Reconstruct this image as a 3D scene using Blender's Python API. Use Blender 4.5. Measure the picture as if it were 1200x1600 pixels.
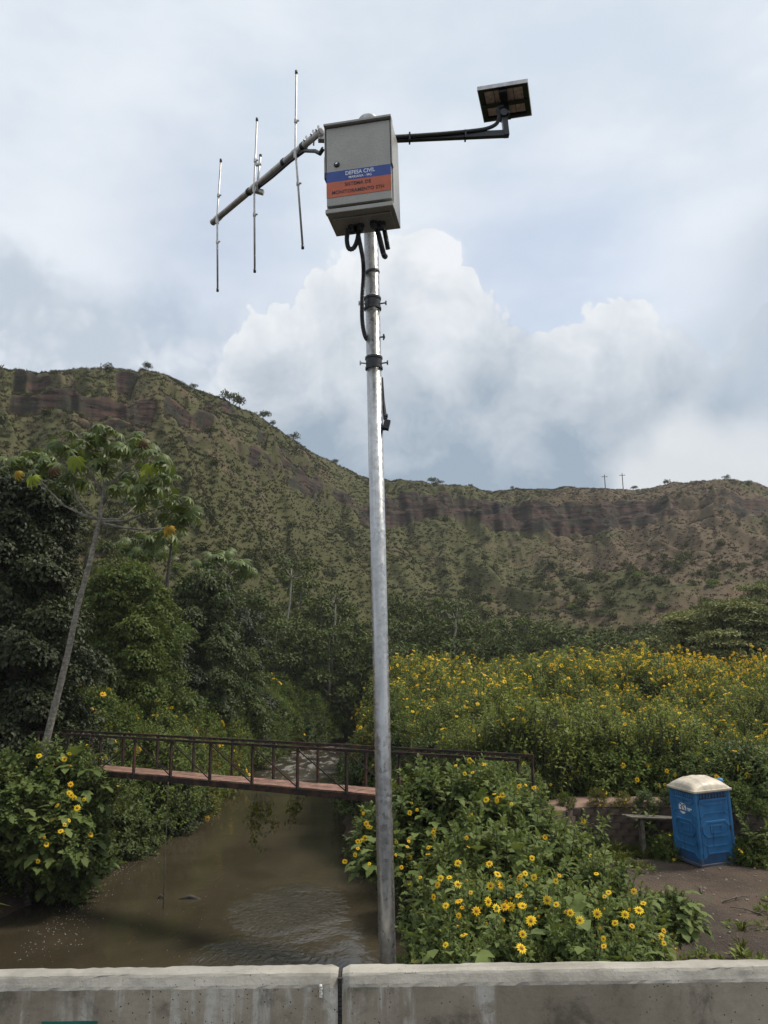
import bpy, math, random
import numpy as np
from mathutils import Vector, Matrix

for o in list(bpy.data.objects): bpy.data.objects.remove(o)
SC = bpy.context.scene
COL = SC.collection
R = math.radians

# ------------------------------------------------------------------ camera
FPX = 1200.0                                   # focal length in photograph pixels (1200 x 1600)
PITCH, ROLL = R(11.3), R(-0.7)
cam = bpy.data.cameras.new('camera'); cam_o = bpy.data.objects.new('camera', cam); COL.objects.link(cam_o)
cam.sensor_fit = 'VERTICAL'; cam.sensor_height = 36.0; cam.lens = 36.0*FPX/1600.0
cam.clip_start = 0.05; cam.clip_end = 5000
CAM_M = Matrix.Rotation(math.pi/2+PITCH, 3, 'X') @ Matrix.Rotation(ROLL, 3, 'Z')
cam_o.matrix_world = CAM_M.to_4x4()
SC.camera = cam_o

def ray(px, py): return CAM_M @ Vector(((px-600)/FPX, (800-py)/FPX, -1.0))
def P(px, py, Y=None, Z=None):
    """world point seen at a photograph position, at a known distance Y or a known height Z"""
    d = ray(px, py)
    return d*((Y/d.y) if Y is not None else (Z/d.z))

# ------------------------------------------------------------------ light and exposure
SUN_AZ, SUN_EL = R(78), R(56)                  # behind the thin cloud, to the right
sun_dir = Vector((math.sin(SUN_AZ)*math.cos(SUN_EL), math.cos(SUN_AZ)*math.cos(SUN_EL), math.sin(SUN_EL)))
sl = bpy.data.lights.new('sun', 'SUN'); sl.energy = 2.7; sl.angle = R(12); sl.color = (1.0, 0.93, 0.81)
so = bpy.data.objects.new('sun', sl); COL.objects.link(so)
so.rotation_euler = sun_dir.to_track_quat('Z', 'Y').to_euler()
vs = SC.view_settings
vs.view_transform = 'Standard'; vs.look = 'None'; vs.exposure = 0.50; vs.gamma = 1.0; vs.use_curve_mapping = False
cy = SC.cycles
cy.max_bounces = 4; cy.diffuse_bounces = 2; cy.glossy_bounces = 2; cy.transmission_bounces = 2
cy.transparent_max_bounces = 6; cy.volume_bounces = 0; cy.use_denoising = True
cy.sample_clamp_indirect = 6.0; cy.caustics_reflective = False; cy.caustics_refractive = False

# ------------------------------------------------------------------ node helpers
class NT:
    def __init__(s, tree): s.t = tree; s.n = tree.nodes; s.l = tree.links
    def new(s, typ, **kw):
        n = s.n.new(typ)
        for k, v in kw.items(): setattr(n, k, v)
        return n
    def put(s, inp, v):
        if v is None: return
        if isinstance(v, bpy.types.NodeSocket): s.l.new(v, inp)
        else:
            if isinstance(v, (tuple, list)) and inp.type == 'RGBA' and len(v) == 3: v = (*v, 1)
            inp.default_value = v
    def m(s, op, a, b=None, c=None, clamp=False):
        n = s.new('ShaderNodeMath', operation=op, use_clamp=clamp)
        s.put(n.inputs[0], a)
        if b is not None: s.put(n.inputs[1], b)
        if c is not None: s.put(n.inputs[2], c)
        return n.outputs[0]
    def vm(s, op, a, b=None, scale=None):
        n = s.new('ShaderNodeVectorMath', operation=op)
        s.put(n.inputs[0], a)
        if b is not None: s.put(n.inputs[1], b)
        if scale is not None: s.put(n.inputs['Scale'], scale)
        return n.outputs['Value'] if op in ('LENGTH', 'DISTANCE', 'DOT_PRODUCT') else n.outputs[0]
    def noise(s, vec, scale, detail=3, rough=0.55, dist=0.0, out='Fac'):
        n = s.new('ShaderNodeTexNoise'); s.put(n.inputs['Vector'], vec)
        n.inputs['Scale'].default_value = scale; n.inputs['Detail'].default_value = detail
        n.inputs['Roughness'].default_value = rough; n.inputs['Distortion'].default_value = dist
        return n.outputs[out]
    def vor(s, vec, scale, feature='F1', out='Distance'):
        n = s.new('ShaderNodeTexVoronoi', feature=feature); s.put(n.inputs['Vector'], vec); n.inputs['Scale'].default_value = scale
        return n.outputs[out]
    def ramp(s, fac, a, b, lo=0.0, hi=1.0, smooth=True):
        n = s.new('ShaderNodeMapRange', interpolation_type='SMOOTHSTEP' if smooth else 'LINEAR')
        s.put(n.inputs['Value'], fac)
        for k, v in (('From Min', a), ('From Max', b), ('To Min', lo), ('To Max', hi)): s.put(n.inputs[k], v)
        return n.outputs['Result']
    def mix(s, f, a, b, blend='MIX'):
        n = s.new('ShaderNodeMix', data_type='RGBA', blend_type=blend)
        s.put(n.inputs['Factor'], f)
        s.put(n.inputs[6], a); s.put(n.inputs[7], b)
        return n.outputs[2]
    def scale(s, vec, xyz):
        return s.vm('MULTIPLY', vec, xyz)
    def bump(s, h, strength=0.5, dist=0.02):
        n = s.new('ShaderNodeBump'); n.inputs['Strength'].default_value = strength; n.inputs['Distance'].default_value = dist
        s.put(n.inputs['Height'], h); return n.outputs[0]

# ------------------------------------------------------------------ sky
w = bpy.data.worlds.new('World'); SC.world = w; w.use_nodes = True
w.cycles.sampling_method = 'NONE'
N = NT(w.node_tree); N.n.clear()
sky = N.new('ShaderNodeTexSky', sky_type='NISHITA', sun_disc=False)
sky.sun_elevation = SUN_EL; sky.sun_rotation = SUN_AZ; sky.dust_density = 2.0
D0 = N.new('ShaderNodeTexCoord').outputs['Generated']
# cumulus heads stand where the photograph has them; edges are broken up by billowing noise
n1 = N.vm('SUBTRACT', N.noise(D0, 7.0, 2, 0.55, out='Color'), (0.5, 0.5, 0.5))
n2 = N.vm('SUBTRACT', N.noise(D0, 26.0, 2, 0.6, out='Color'), (0.5, 0.5, 0.5))
Dw = N.vm('ADD', N.vm('ADD', D0, N.vm('SCALE', n1, scale=0.075)), N.vm('SCALE', n2, scale=0.022))
pf = N.m('ADD', N.m('MULTIPLY', N.vor(Dw, 19.0), 0.50), N.m('ADD', N.m('MULTIPLY', N.vor(Dw, 43.0), 0.35), N.m('MULTIPLY', N.vor(Dw, 92.0), 0.15)))
puff = N.m('SUBTRACT', 0.42, pf)
def field(vec, blobs):
    f = None
    for (px, py, r) in blobs:
        c = ray(px, py).normalized()
        d = N.m('SUBTRACT', r/1200.0, N.vm('DISTANCE', vec, tuple(c)))
        f = d if f is None else N.m('SMOOTH_MAX', f, d, 0.02)
    return f
main = [(640, 440, 92), (690, 480, 85), (560, 520, 125), (760, 590, 110), (850, 610, 105), (950, 570, 90), (1030, 610, 95),
        (1130, 640, 95), (500, 690, 130), (740, 730, 130), (640, 640, 140), (1280, 600, 130), (430, 570, 105), (880, 760, 160), (1120, 780, 150), (600, 800, 140)]
left = [(250, 520, 90), (130, 540, 95), (20, 500, 110), (340, 560, 90), (-120, 520, 140), (200, 660, 150)]
gap = [(860, 440, 150), (760, 430, 90), (330, 380, 120), (430, 460, 60), (960, 420, 80)]
fm = N.m('ADD', field(Dw, main), N.m('MULTIPLY', puff, 0.052)); fl = field(Dw, left); fg = field(Dw, gap)
mm = N.ramp(fm, -0.002, 0.007); ml = N.ramp(N.m('ADD', fl, N.m('MULTIPLY', puff, 0.05)), -0.015, 0.035); mg = N.ramp(fg, -0.09, 0.09)
sep = N.new('ShaderNodeSeparateXYZ'); N.put(sep.inputs[0], D0); el = sep.outputs[2]
flat = N.vm('MULTIPLY', D0, (1.0, 1.0, 2.2))
big = N.noise(flat, 1.7, 3, 0.55)
mid = N.noise(flat, 5.0, 4, 0.6)
veil = N.ramp(N.m('ADD', N.m('MULTIPLY', big, 0.65), N.m('MULTIPLY', mid, 0.35)), 0.38, 0.62)
# high veil: pale grey-white with greyer patches
hi = N.mix(veil, (0.470, 0.530, 0.600), (0.605, 0.636, 0.676))
cover = N.m('SUBTRACT', 0.97, N.m('MULTIPLY', mg, 0.30))
# left-hand soft clouds
fine0 = N.noise(Dw, 8.0, 4, 0.6)
lsh = N.ramp(N.m('ADD', N.m('MULTIPLY', fine0, 0.8), N.m('ADD', N.m('MULTIPLY', puff, 0.5), N.m('MULTIPLY', el, 0.45))), 0.42, 0.78)
lcol = N.mix(lsh, (0.380, 0.432, 0.495), (0.56, 0.590, 0.628))
c1 = N.mix(N.m('MULTIPLY', ml, 0.9), hi, lcol)
# the big cumulus: bright tops, blue-grey undersides
under = N.ramp(el, 0.20, 0.50)
depth = N.ramp(fm, 0.0, 0.11)
fine = N.noise(Dw, 11.0, 4, 0.6)
lum = N.m('ADD', N.m('MULTIPLY', under, 0.80), N.m('ADD', N.m('MULTIPLY', N.m('SUBTRACT', fine, 0.5), 1.25), N.m('ADD', N.m('MULTIPLY', depth, -0.34), N.m('MULTIPLY', puff, 0.30))))
lum = N.m('ADD', lum, 0.20, clamp=True)
ccol = N.mix(lum, (0.250, 0.308, 0.375), (0.625, 0.646, 0.672))
c2 = N.mix(mm, c1, ccol)
# brighter break low on the right and darker mass at the right edge
brk = N.ramp(field(Dw, [(1090, 720, 70), (1180, 730, 75), (1010, 745, 45)]), -0.03, 0.02)
c3 = N.mix(N.m('MULTIPLY', brk, 0.8), c2, (0.575, 0.592, 0.610))
drk = N.ramp(field(Dw, [(1170, 480, 70), (1200, 560, 90), (1130, 520, 60), (1290, 470, 150)]), -0.05, 0.06)
c4 = N.mix(N.m('MULTIPLY', drk, 0.65), c3, (0.34, 0.40, 0.475))
bg1 = N.new('ShaderNodeBackground'); N.put(bg1.inputs[0], sky.outputs[0]); bg1.inputs[1].default_value = 0.12
bg2 = N.new('ShaderNodeBackground'); N.put(bg2.inputs[0], c4); bg2.inputs[1].default_value = 1.0
ms = N.new('ShaderNodeMixShader')
N.put(ms.inputs[0], N.m('MAXIMUM', cover, mm)); N.l.new(bg1.outputs[0], ms.inputs[1]); N.l.new(bg2.outputs[0], ms.inputs[2])
wo = N.new('ShaderNodeOutputWorld'); N.l.new(ms.outputs[0], wo.inputs[0])

# ------------------------------------------------------------------ materials
MATS = {}
def newmat(name):
    m = bpy.data.materials.new(name); m.use_nodes = True
    N = NT(m.node_tree); b = N.n['Principled BSDF']
    MATS[name] = m
    return m, N, b
def tc(N, kind='Object'): return N.new('ShaderNodeTexCoord').outputs[kind]
def pos(N): return N.new('ShaderNodeNewGeometry').outputs['Position']

def simple(name, col, rough=0.5, metal=0.0, var=0.25, scale=8.0, bump=0.0, spec=0.5, coord='Object'):
    m, N, b = newmat(name)
    v = tc(N, coord)
    n = N.noise(v, scale, 5, 0.6)
    dark = tuple(c*(1-var) for c in col); lite = tuple(min(1, c*(1+var)) for c in col)
    N.put(b.inputs['Base Color'], N.mix(N.ramp(n, 0.3, 0.7), dark, lite))
    N.put(b.inputs['Roughness'], N.ramp(N.noise(v, scale*2.3, 3), 0.2, 0.8, max(0.02, rough-0.1), min(1, rough+0.12)))
    b.inputs['Metallic'].default_value = metal; b.inputs['Specular IOR Level'].default_value = spec
    if bump: N.put(b.inputs['Normal'], N.bump(N.noise(v, scale*4, 4), bump, 0.01))
    return m

def leafmat(name, dark, lite, trans=0.24, rough=0.58, spec=0.12):
    warm = lambda c: (c[0]*1.16, c[1]*1.03, c[2]*0.74) if c[1] > c[0] else c
    dark, lite = warm(dark), warm(lite)
    m, N, b = newmat(name)
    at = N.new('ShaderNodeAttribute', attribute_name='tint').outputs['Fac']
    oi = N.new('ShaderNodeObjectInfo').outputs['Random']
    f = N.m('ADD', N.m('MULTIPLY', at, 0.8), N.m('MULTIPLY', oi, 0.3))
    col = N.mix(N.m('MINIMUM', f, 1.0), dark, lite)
    N.put(b.inputs['Base Color'], col); b.inputs['Roughness'].default_value = rough
    b.inputs['Specular IOR Level'].default_value = spec
    tr = N.new('ShaderNodeBsdfTranslucent'); N.put(tr.inputs[0], N.mix(0.5, col, (lite[0]*1.5, lite[1]*1.5, lite[2]*0.6)))
    mx = N.new('ShaderNodeMixShader'); mx.inputs[0].default_value = trans
    N.l.new(b.outputs[0], mx.inputs[1]); N.l.new(tr.outputs[0], mx.inputs[2])
    N.l.new(mx.outputs[0], N.n['Material Output'].inputs[0])
    return m

leafmat('leaf_sunflower', (0.038, 0.070, 0.028), (0.150, 0.208, 0.090))
leafmat('leaf_field', (0.060, 0.096, 0.030), (0.190, 0.245, 0.084))
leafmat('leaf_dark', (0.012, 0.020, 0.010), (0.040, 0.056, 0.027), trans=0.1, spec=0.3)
leafmat('leaf_green', (0.040, 0.072, 0.022), (0.128, 0.185, 0.058))
leafmat('leaf_tree', (0.034, 0.060, 0.023), (0.112, 0.160, 0.058))
leafmat('grass_olive', (0.078, 0.080, 0.030), (0.155, 0.148, 0.060), trans=0.1)
leafmat('leaf_vine', (0.024, 0.046, 0.018), (0.082, 0.122, 0.046), spec=0.25)
leafmat('leaf_yellowgreen', (0.045, 0.058, 0.014), (0.13, 0.14, 0.035))
leafmat('leaf_far', (0.032, 0.050, 0.025), (0.090, 0.118, 0.055), trans=0.1)
leafmat('leaf_umbrella', (0.080, 0.110, 0.058), (0.220, 0.250, 0.140), trans=0.12)
leafmat('leaf_cecropia', (0.034, 0.060, 0.020), (0.095, 0.140, 0.048), spec=0.3, rough=0.45)
leafmat('leaf_lime', (0.14, 0.21, 0.030), (0.23, 0.30, 0.050), trans=0.4)
leafmat('leaf_old', (0.22, 0.13, 0.016), (0.36, 0.22, 0.022), trans=0.3)
leafmat('leaf_dry', (0.060, 0.028, 0.014), (0.10, 0.050, 0.022), trans=0.1)
leafmat('leaf_scrub', (0.034, 0.044, 0.018), (0.085, 0.098, 0.040), trans=0.05)
leafmat('grass_blade', (0.040, 0.062, 0.016), (0.11, 0.135, 0.040))
leafmat('grass_dry', (0.105, 0.092, 0.040), (0.24, 0.205, 0.10), trans=0.1, spec=0.15)
leafmat('petal', (0.80, 0.40, 0.008), (0.90, 0.64, 0.022), trans=0.25, rough=0.6, spec=0.2)
simple('flower_disc', (0.30, 0.10, 0.012), 0.8, var=0.4, scale=60)
simple('bark', (0.13, 0.115, 0.09), 0.85, var=0.45, scale=9, bump=0.6)
simple('bark_ring', (0.17, 0.155, 0.125), 0.85, var=0.45, scale=9, bump=0.6)
_nt = NT(MATS['bark_ring'].node_tree); _b = _nt.n['Principled BSDF']; _v = tc(_nt); _w = _nt.new('ShaderNodeTexWave', bands_direction='Z'); _nt.put(_w.inputs['Vector'], _v); _w.inputs['Scale'].default_value = 2.2; _w.inputs['Distortion'].default_value = 2.5; _w.inputs['Detail'].default_value = 3
_nt.put(_b.inputs['Base Color'], _nt.mix(_nt.m('MULTIPLY', _nt.ramp(_w.outputs['Fac'], 0.75, 0.95), 0.35), _b.inputs['Base Color'].links[0].from_socket, (0.055, 0.048, 0.038)))
_nt.put(_b.inputs['Base Color'], _nt.mix(_nt.m('MULTIPLY', _nt.ramp(_nt.noise(_v, 3.0, 5, 0.7), 0.55, 0.65), 0.7), _b.inputs['Base Color'].links[0].from_socket, (0.30, 0.29, 0.25)))
simple('bark_pale', (0.20, 0.185, 0.15), 0.8, var=0.35, scale=7, bump=0.3)
simple('bark_dark', (0.045, 0.038, 0.030), 0.9, var=0.4, scale=7, bump=0.5)
simple('stem', (0.045, 0.048, 0.022), 0.8, var=0.4, scale=6)
simple('black_plastic', (0.012, 0.012, 0.014), 0.45, var=0.2, scale=20)
simple('black_steel', (0.014, 0.016, 0.019), 0.40, var=0.3, scale=14, spec=0.5)
simple('alu', (0.42, 0.41, 0.40), 0.42, 0.8, var=0.18, scale=25)
simple('alu_dull', (0.40, 0.385, 0.36), 0.5, 0.7, var=0.3, scale=14)
simple('cell_back', (0.62, 0.50, 0.42), 0.5, var=0.25, scale=30)  # colour raised to stand in for daylight passing through the panel
simple('lock_chrome', (0.6, 0.6, 0.6), 0.25, 1.0, var=0.1)
simple('vinyl_blue', (0.020, 0.055, 0.24), 0.4, var=0.12, scale=12)
simple('vinyl_orange', (0.48, 0.105, 0.045), 0.4, var=0.12, scale=12)
simple('letter_white', (0.75, 0.76, 0.78), 0.45, var=0.06)
simple('letter_dark', (0.030, 0.012, 0.020), 0.5, var=0.1)
simple('roof_plastic', (0.50, 0.435, 0.335), 0.5, var=0.2, scale=4, bump=0.05)
simple('green_paint', (0.010, 0.120, 0.085), 0.5, var=0.2, scale=10)
simple('rope', (0.16, 0.135, 0.10), 0.9, var=0.4, scale=30)
simple('brick', (0.085, 0.060, 0.044), 0.9, var=0.55, scale=5, bump=0.5, coord='Object')
simple('mortar', (0.055, 0.048, 0.040), 0.95, var=0.4, scale=6, bump=0.4)
simple('old_wood', (0.105, 0.092, 0.070), 0.85, var=0.45, scale=8, bump=0.4)
simple('stone_chip', (0.23, 0.20, 0.17), 0.85, var=0.4, scale=3)
simple('foam', (0.62, 0.60, 0.55), 0.6, var=0.1)
simple('asphalt', (0.05, 0.05, 0.052), 0.9, var=0.25, scale=20, bump=0.4)
simple('rubber_joint', (0.030, 0.027, 0.024), 0.9, var=0.4, scale=30, bump=0.5)
simple('deck_rust', (0.20, 0.105, 0.070), 0.75, var=0.45, scale=3.5, bump=0.25)

def mk_special():
    # cabinet paint with rain drops on it
    m, N, b = newmat('cabinet_paint'); v = tc(N)
    n = N.noise(v, 5, 5, 0.6); d = N.vor(v, 75)
    N.put(b.inputs['Base Color'], N.mix(N.ramp(n, 0.3, 0.75), (0.300, 0.288, 0.258), (0.365, 0.352, 0.318)))
    N.put(b.inputs['Roughness'], N.ramp(d, 0.25, 0.45, 0.16, 0.45))
    N.put(b.inputs['Normal'], N.bump(N.ramp(d, 0.2, 0.5, 1, 0), 0.18, 0.004))
    # galvanised steel: spangle, streaks, wet patches
    m, N, b = newmat('galvanised'); v = tc(N)
    sp = N.vor(v, 55, out='Color'); st = N.noise(N.scale(v, (22, 22, 1.2)), 1.0, 5, 0.6); bl = N.noise(v, 9, 5, 0.65)
    f = N.m('ADD', N.m('MULTIPLY', N.ramp(st, 0.3, 0.7), 0.55), N.m('MULTIPLY', sp, 0.45))
    c = N.mix(f, (0.25, 0.25, 0.248), (0.58, 0.585, 0.58))
    c = N.mix(N.m('MULTIPLY', N.ramp(bl, 0.48, 0.75), 0.6), c, (0.27, 0.265, 0.255))
    N.put(b.inputs['Base Color'], c); b.inputs['Metallic'].default_value = 0.88
    N.put(b.inputs['Roughness'], N.ramp(N.m('ADD', N.m('MULTIPLY', bl, 0.6), N.m('MULTIPLY', sp, 0.4)), 0.2, 0.8, 0.22, 0.48))
    N.put(b.inputs['Normal'], N.bump(N.noise(v, 60, 3), 0.12, 0.003))
    # concrete with weather stains, whitish runs and pores
    m, N, b = newmat('concrete'); v = tc(N)
    lo = N.noise(v, 1.6, 6, 0.62, 0.3); hi = N.noise(v, 34, 5, 0.65); runs = N.noise(N.scale(v, (9, 9, 0.9)), 1.0, 6, 0.66, 0.5)
    pat = N.noise(v, 0.9, 3, 0.5); por = N.vor(v, 38)
    c = N.mix(N.ramp(lo, 0.34, 0.66), (0.215, 0.176, 0.126), (0.380, 0.325, 0.245))
    geo = N.new('ShaderNodeNewGeometry'); sx = N.new('ShaderNodeSeparateXYZ'); N.put(sx.inputs[0], geo.outputs['True Normal'])
    vert = N.ramp(sx.outputs[2], 0.8, 0.2)
    c = N.mix(N.m('MULTIPLY', N.m('MULTIPLY', N.m('MULTIPLY', N.ramp(runs, 0.47, 0.62), N.ramp(N.noise(v, 6.0, 5, 0.7, 0.6), 0.34, 0.54)), N.ramp(pat, 0.44, 0.56)), N.m('MULTIPLY', vert, 0.9)), c, (0.52, 0.49, 0.43))
    c = N.mix(N.m('MULTIPLY', N.ramp(N.noise(v, 4.5, 6, 0.7, 0.4), 0.52, 0.68), 0.6), c, (0.060, 0.050, 0.038))
    c = N.mix(N.m('MULTIPLY', N.ramp(N.noise(v, 1.1, 5, 0.65), 0.60, 0.70), 0.35), c, (0.075, 0.085, 0.050))
    c = N.mix(N.m('MULTIPLY', N.ramp(hi, 0.45, 0.7), 0.35), c, (0.24, 0.215, 0.17))
    c = N.mix(N.m('MULTIPLY', N.ramp(por, 0.16, 0.07), N.ramp(lo, 0.42, 0.5)), c, (0.05, 0.045, 0.04))
    N.put(b.inputs['Base Color'], c); b.inputs['Roughness'].default_value = 0.85
    N.put(b.inputs['Normal'], N.bump(N.m('ADD', N.m('MULTIPLY', hi, 0.6), N.m('ADD', lo, N.ramp(por, 0.16, 0.06, 0, -0.6))), 0.6, 0.012))
    m, N, b = newmat('mortar_cap'); v = tc(N)
    lo = N.noise(v, 2.2, 6, 0.62, 0.3); hi = N.noise(v, 40, 5, 0.65); sc_ = N.noise(N.scale(v, (1.2, 14, 8)), 1.0, 5, 0.6)
    c = N.mix(N.ramp(lo, 0.34, 0.66), (0.255, 0.235, 0.198), (0.375, 0.350, 0.300)); c = N.mix(N.m('MULTIPLY', N.ramp(sc_, 0.48, 0.68), 0.6), c, (0.185, 0.168, 0.138)); c = N.mix(N.m('MULTIPLY', N.ramp(N.noise(v, 5.0, 6, 0.7), 0.55, 0.7), 0.55), c, (0.12, 0.11, 0.085)); c = N.mix(N.m('MULTIPLY', N.ramp(N.vor(v, 46), 0.15, 0.07), N.ramp(lo, 0.46, 0.54)), c, (0.05, 0.045, 0.04))
    c = N.mix(N.m('MULTIPLY', N.ramp(hi, 0.5, 0.7), 0.3), c, (0.42, 0.405, 0.375))
    N.put(b.inputs['Base Color'], c); b.inputs['Roughness'].default_value = 0.85
    N.put(b.inputs['Normal'], N.bump(N.m('ADD', N.m('MULTIPLY', hi, 0.5), sc_), 0.6, 0.01))
    # rusted, once dark-painted steel of the footbridge
    m, N, b = newmat('rusty_steel'); v = tc(N)
    n = N.noise(v, 4.0, 6, 0.65)
    N.put(b.inputs['Base Color'], N.mix(N.ramp(n, 0.40, 0.66), (0.016, 0.013, 0.012), (0.062, 0.030, 0.020)))
    b.inputs['Roughness'].default_value = 0.8; b.inputs['Specular IOR Level'].default_value = 0.25
    N.put(b.inputs['Normal'], N.bump(N.noise(v, 30, 4), 0.4, 0.01))
    # toilet plastic: faded, dirty towards streaks
    m, N, b = newmat('blue_plastic'); v = tc(N)
    n = N.noise(v, 2.2, 6, 0.6); st = N.noise(N.scale(v, (7, 7, 0.7)), 1.0, 5, 0.6)
    c = N.mix(N.ramp(n, 0.3, 0.7), (0.018, 0.120, 0.290), (0.036, 0.180, 0.390))
    c = N.mix(N.m('MULTIPLY', N.ramp(st, 0.56, 0.70), 0.65), c, (0.012, 0.045, 0.105))
    sz = N.new('ShaderNodeSeparateXYZ'); N.put(sz.inputs[0], v)
    mud = N.ramp(N.m('ADD', sz.outputs[2], N.m('MULTIPLY', N.noise(v, 5.0, 5, 0.65), -0.55)), 0.10, -0.16)
    c = N.mix(N.m('MULTIPLY', mud, 0.75), c, (0.085, 0.060, 0.043))
    c = N.mix(N.m('MULTIPLY', N.ramp(N.noise(v, 11, 5, 0.7), 0.58, 0.72), 0.35), c, (0.10, 0.19, 0.30))
    N.put(b.inputs['Base Color'], c); N.put(b.inputs['Roughness'], N.ramp(n, 0.3, 0.7, 0.38, 0.58))
    m, N, b = newmat('blue_plastic_dirty'); v = tc(N); n = N.noise(v, 3.0, 6, 0.6)
    N.put(b.inputs['Base Color'], N.mix(N.ramp(n, 0.35, 0.65), (0.020, 0.055, 0.115), (0.012, 0.075, 0.20))); b.inputs['Roughness'].default_value = 0.6
    # river: silty brown water with wavelets and two riffles
    m, N, b = newmat('river_water'); p = pos(N)
    c = N.noise(p, 0.35, 3, 0.5, 0.6)
    N.put(b.inputs['Base Color'], N.mix(N.ramp(c, 0.35, 0.65), (0.036, 0.029, 0.018), (0.052, 0.042, 0.027)))
    b.inputs['Roughness'].default_value = 0.06; b.inputs['IOR'].default_value = 1.33
    warp = N.vm('ADD', p, N.vm('SCALE', N.noise(p, 0.6, 2, out='Color'), scale=0.9))
    w1 = N.noise(N.scale(warp, (1.0, 0.55, 1)), 7.5, 4, 0.6, 0.4); w2 = N.noise(N.scale(p, (1, 0.6, 1)), 1.6, 3, 0.5, 0.5)
    def spot(c, rx, ry):
        q = N.scale(N.vm('SUBTRACT', p, c), (1/rx, 1/ry, 0)); q = N.vm('ADD', q, N.vm('SCALE', N.vm('SUBTRACT', N.noise(p, 0.9, 3, out='Color'), (0.5, 0.5, 0.5)), scale=0.9))
        return N.ramp(N.vm('LENGTH', q), 1.0, 0.45)
    a, bb, d = P(450, 1420, Z=-7.5), P(470, 1182, Z=-7.5), P(380, 1500, Z=-7.5)
    far_r = spot(tuple(bb), 6.0, 18.0)
    rif = N.m('MAXIMUM', N.m('MAXIMUM', spot(tuple(a), 2.1, 3.2), spot(tuple(d), 1.8, 2.0)), N.m('MULTIPLY', far_r, 2.2))
    wf = N.m('MULTIPLY', far_r, N.ramp(N.noise(N.scale(p, (1.0, 0.35, 1)), 1.5, 5, 0.65), 0.46, 0.66))          # broken white water at the bend
    N.put(b.inputs['Base Color'], N.mix(N.m('MULTIPLY', wf, 0.5), b.inputs['Base Color'].links[0].from_socket, (0.42, 0.40, 0.37))); N.put(b.inputs['Roughness'], N.ramp(wf, 0, 1, 0.06, 0.5))
    hgt = N.m('ADD', N.m('MULTIPLY', w2, 0.22), N.m('MULTIPLY', w1, N.m('ADD', 0.05, N.m('MULTIPLY', rif, 1.35))))
    N.put(b.inputs['Normal'], N.bump(hgt, 0.55, 0.11))
    # soil, path, ground and hillside
    m, N, b = newmat('ground_soil'); p = pos(N)
    lo = N.noise(p, 0.45, 6, 0.6, 0.3); hi = N.noise(p, 6.0, 6, 0.65); g = N.noise(p, 0.9, 6, 0.68)
    c = N.mix(N.ramp(lo, 0.35, 0.65), (0.040, 0.026, 0.016), (0.092, 0.059, 0.038))
    c = N.mix(N.m('MULTIPLY', N.ramp(hi, 0.5, 0.72), 0.5), c, (0.115, 0.088, 0.064))
    c = N.mix(N.m('MULTIPLY', N.ramp(g, 0.56, 0.66), 0.7), c, (0.062, 0.070, 0.028))
    N.put(b.inputs['Base Color'], c); b.inputs['Roughness'].default_value = 0.9
    c = N.mix(N.m('MULTIPLY', N.ramp(N.vor(p, 5.5), 0.16, 0.08), N.ramp(N.noise(p, 1.3, 3), 0.45, 0.6)), c, (0.16, 0.125, 0.085)); N.put(b.inputs['Base Color'], c)
    N.put(b.inputs['Normal'], N.bump(N.m('ADD', hi, N.noise(p, 22, 4)), 0.9, 0.09))
    m, N, b = newmat('path_soil'); p = pos(N)
    lo = N.noise(p, 1.2, 6, 0.6, 0.3); hi = N.noise(p, 9, 5, 0.6)
    c = N.mix(N.ramp(lo, 0.35, 0.65), (0.135, 0.078, 0.056), (0.235, 0.150, 0.112)); c = N.mix(N.m('MULTIPLY', N.ramp(hi, 0.5, 0.7), 0.4), c, (0.10, 0.075, 0.055))
    N.put(b.inputs['Base Color'], c); b.inputs['Roughness'].default_value = 0.9; N.put(b.inputs['Normal'], N.bump(hi, 0.5, 0.03))
    m, N, b = newmat('hill_cover'); p = pos(N)
    nor = N.new('ShaderNodeNewGeometry').outputs['True Normal']; sx = N.new('ShaderNodeSeparateXYZ'); N.put(sx.inputs[0], nor)
    px_ = N.new('ShaderNodeSeparateXYZ'); N.put(px_.inputs[0], p)
    rock_at = N.new('ShaderNodeAttribute', attribute_name='rock').outputs['Fac']
    big = N.noise(p, 0.018, 5, 0.6, 0.5); mid = N.noise(p, 0.11, 6, 0.65, 0.3); fin = N.noise(N.scale(p, (1, 1, 2.0)), 0.75, 6, 0.7); vf = N.noise(p, 2.6, 4, 0.7)
    green = N.mix(mid, (0.042, 0.044, 0.017), (0.090, 0.086, 0.035)); dry = N.mix(mid, (0.068, 0.050, 0.031), (0.128, 0.095, 0.058))
    east = N.ramp(px_.outputs[0], 5, 75)
    c = N.mix(N.ramp(N.m('ADD', N.m('ADD', big, N.m('MULTIPLY', N.m('SUBTRACT', mid, 0.5), 0.7)), N.m('MULTIPLY', east, 0.20)), 0.53, 0.70), green, dry)
    c = N.mix(N.m('MULTIPLY', N.ramp(fin, 0.54, 0.74), 0.30), c, (0.026, 0.028, 0.014))
    c = N.mix(N.m('MULTIPLY', N.ramp(vf, 0.5, 0.72), 0.22), c, (0.16, 0.135, 0.075))
    c = N.mix(N.m('MULTIPLY', N.ramp(N.noise(p, 0.035, 5, 0.65), 0.58, 0.68), 0.35), c, (0.105, 0.062, 0.043))
    strata = N.noise(N.scale(p, (0.10, 0.10, 1.3)), 1.0, 5, 0.65)
    rock = N.mix(N.ramp(strata, 0.38, 0.62), (0.014, 0.012, 0.011), (0.080, 0.048, 0.036))
    rock = N.mix(N.m('MULTIPLY', N.ramp(N.noise(p, 0.22, 4, 0.6), 0.5, 0.62), 0.8), rock, (0.035, 0.036, 0.024))
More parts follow.
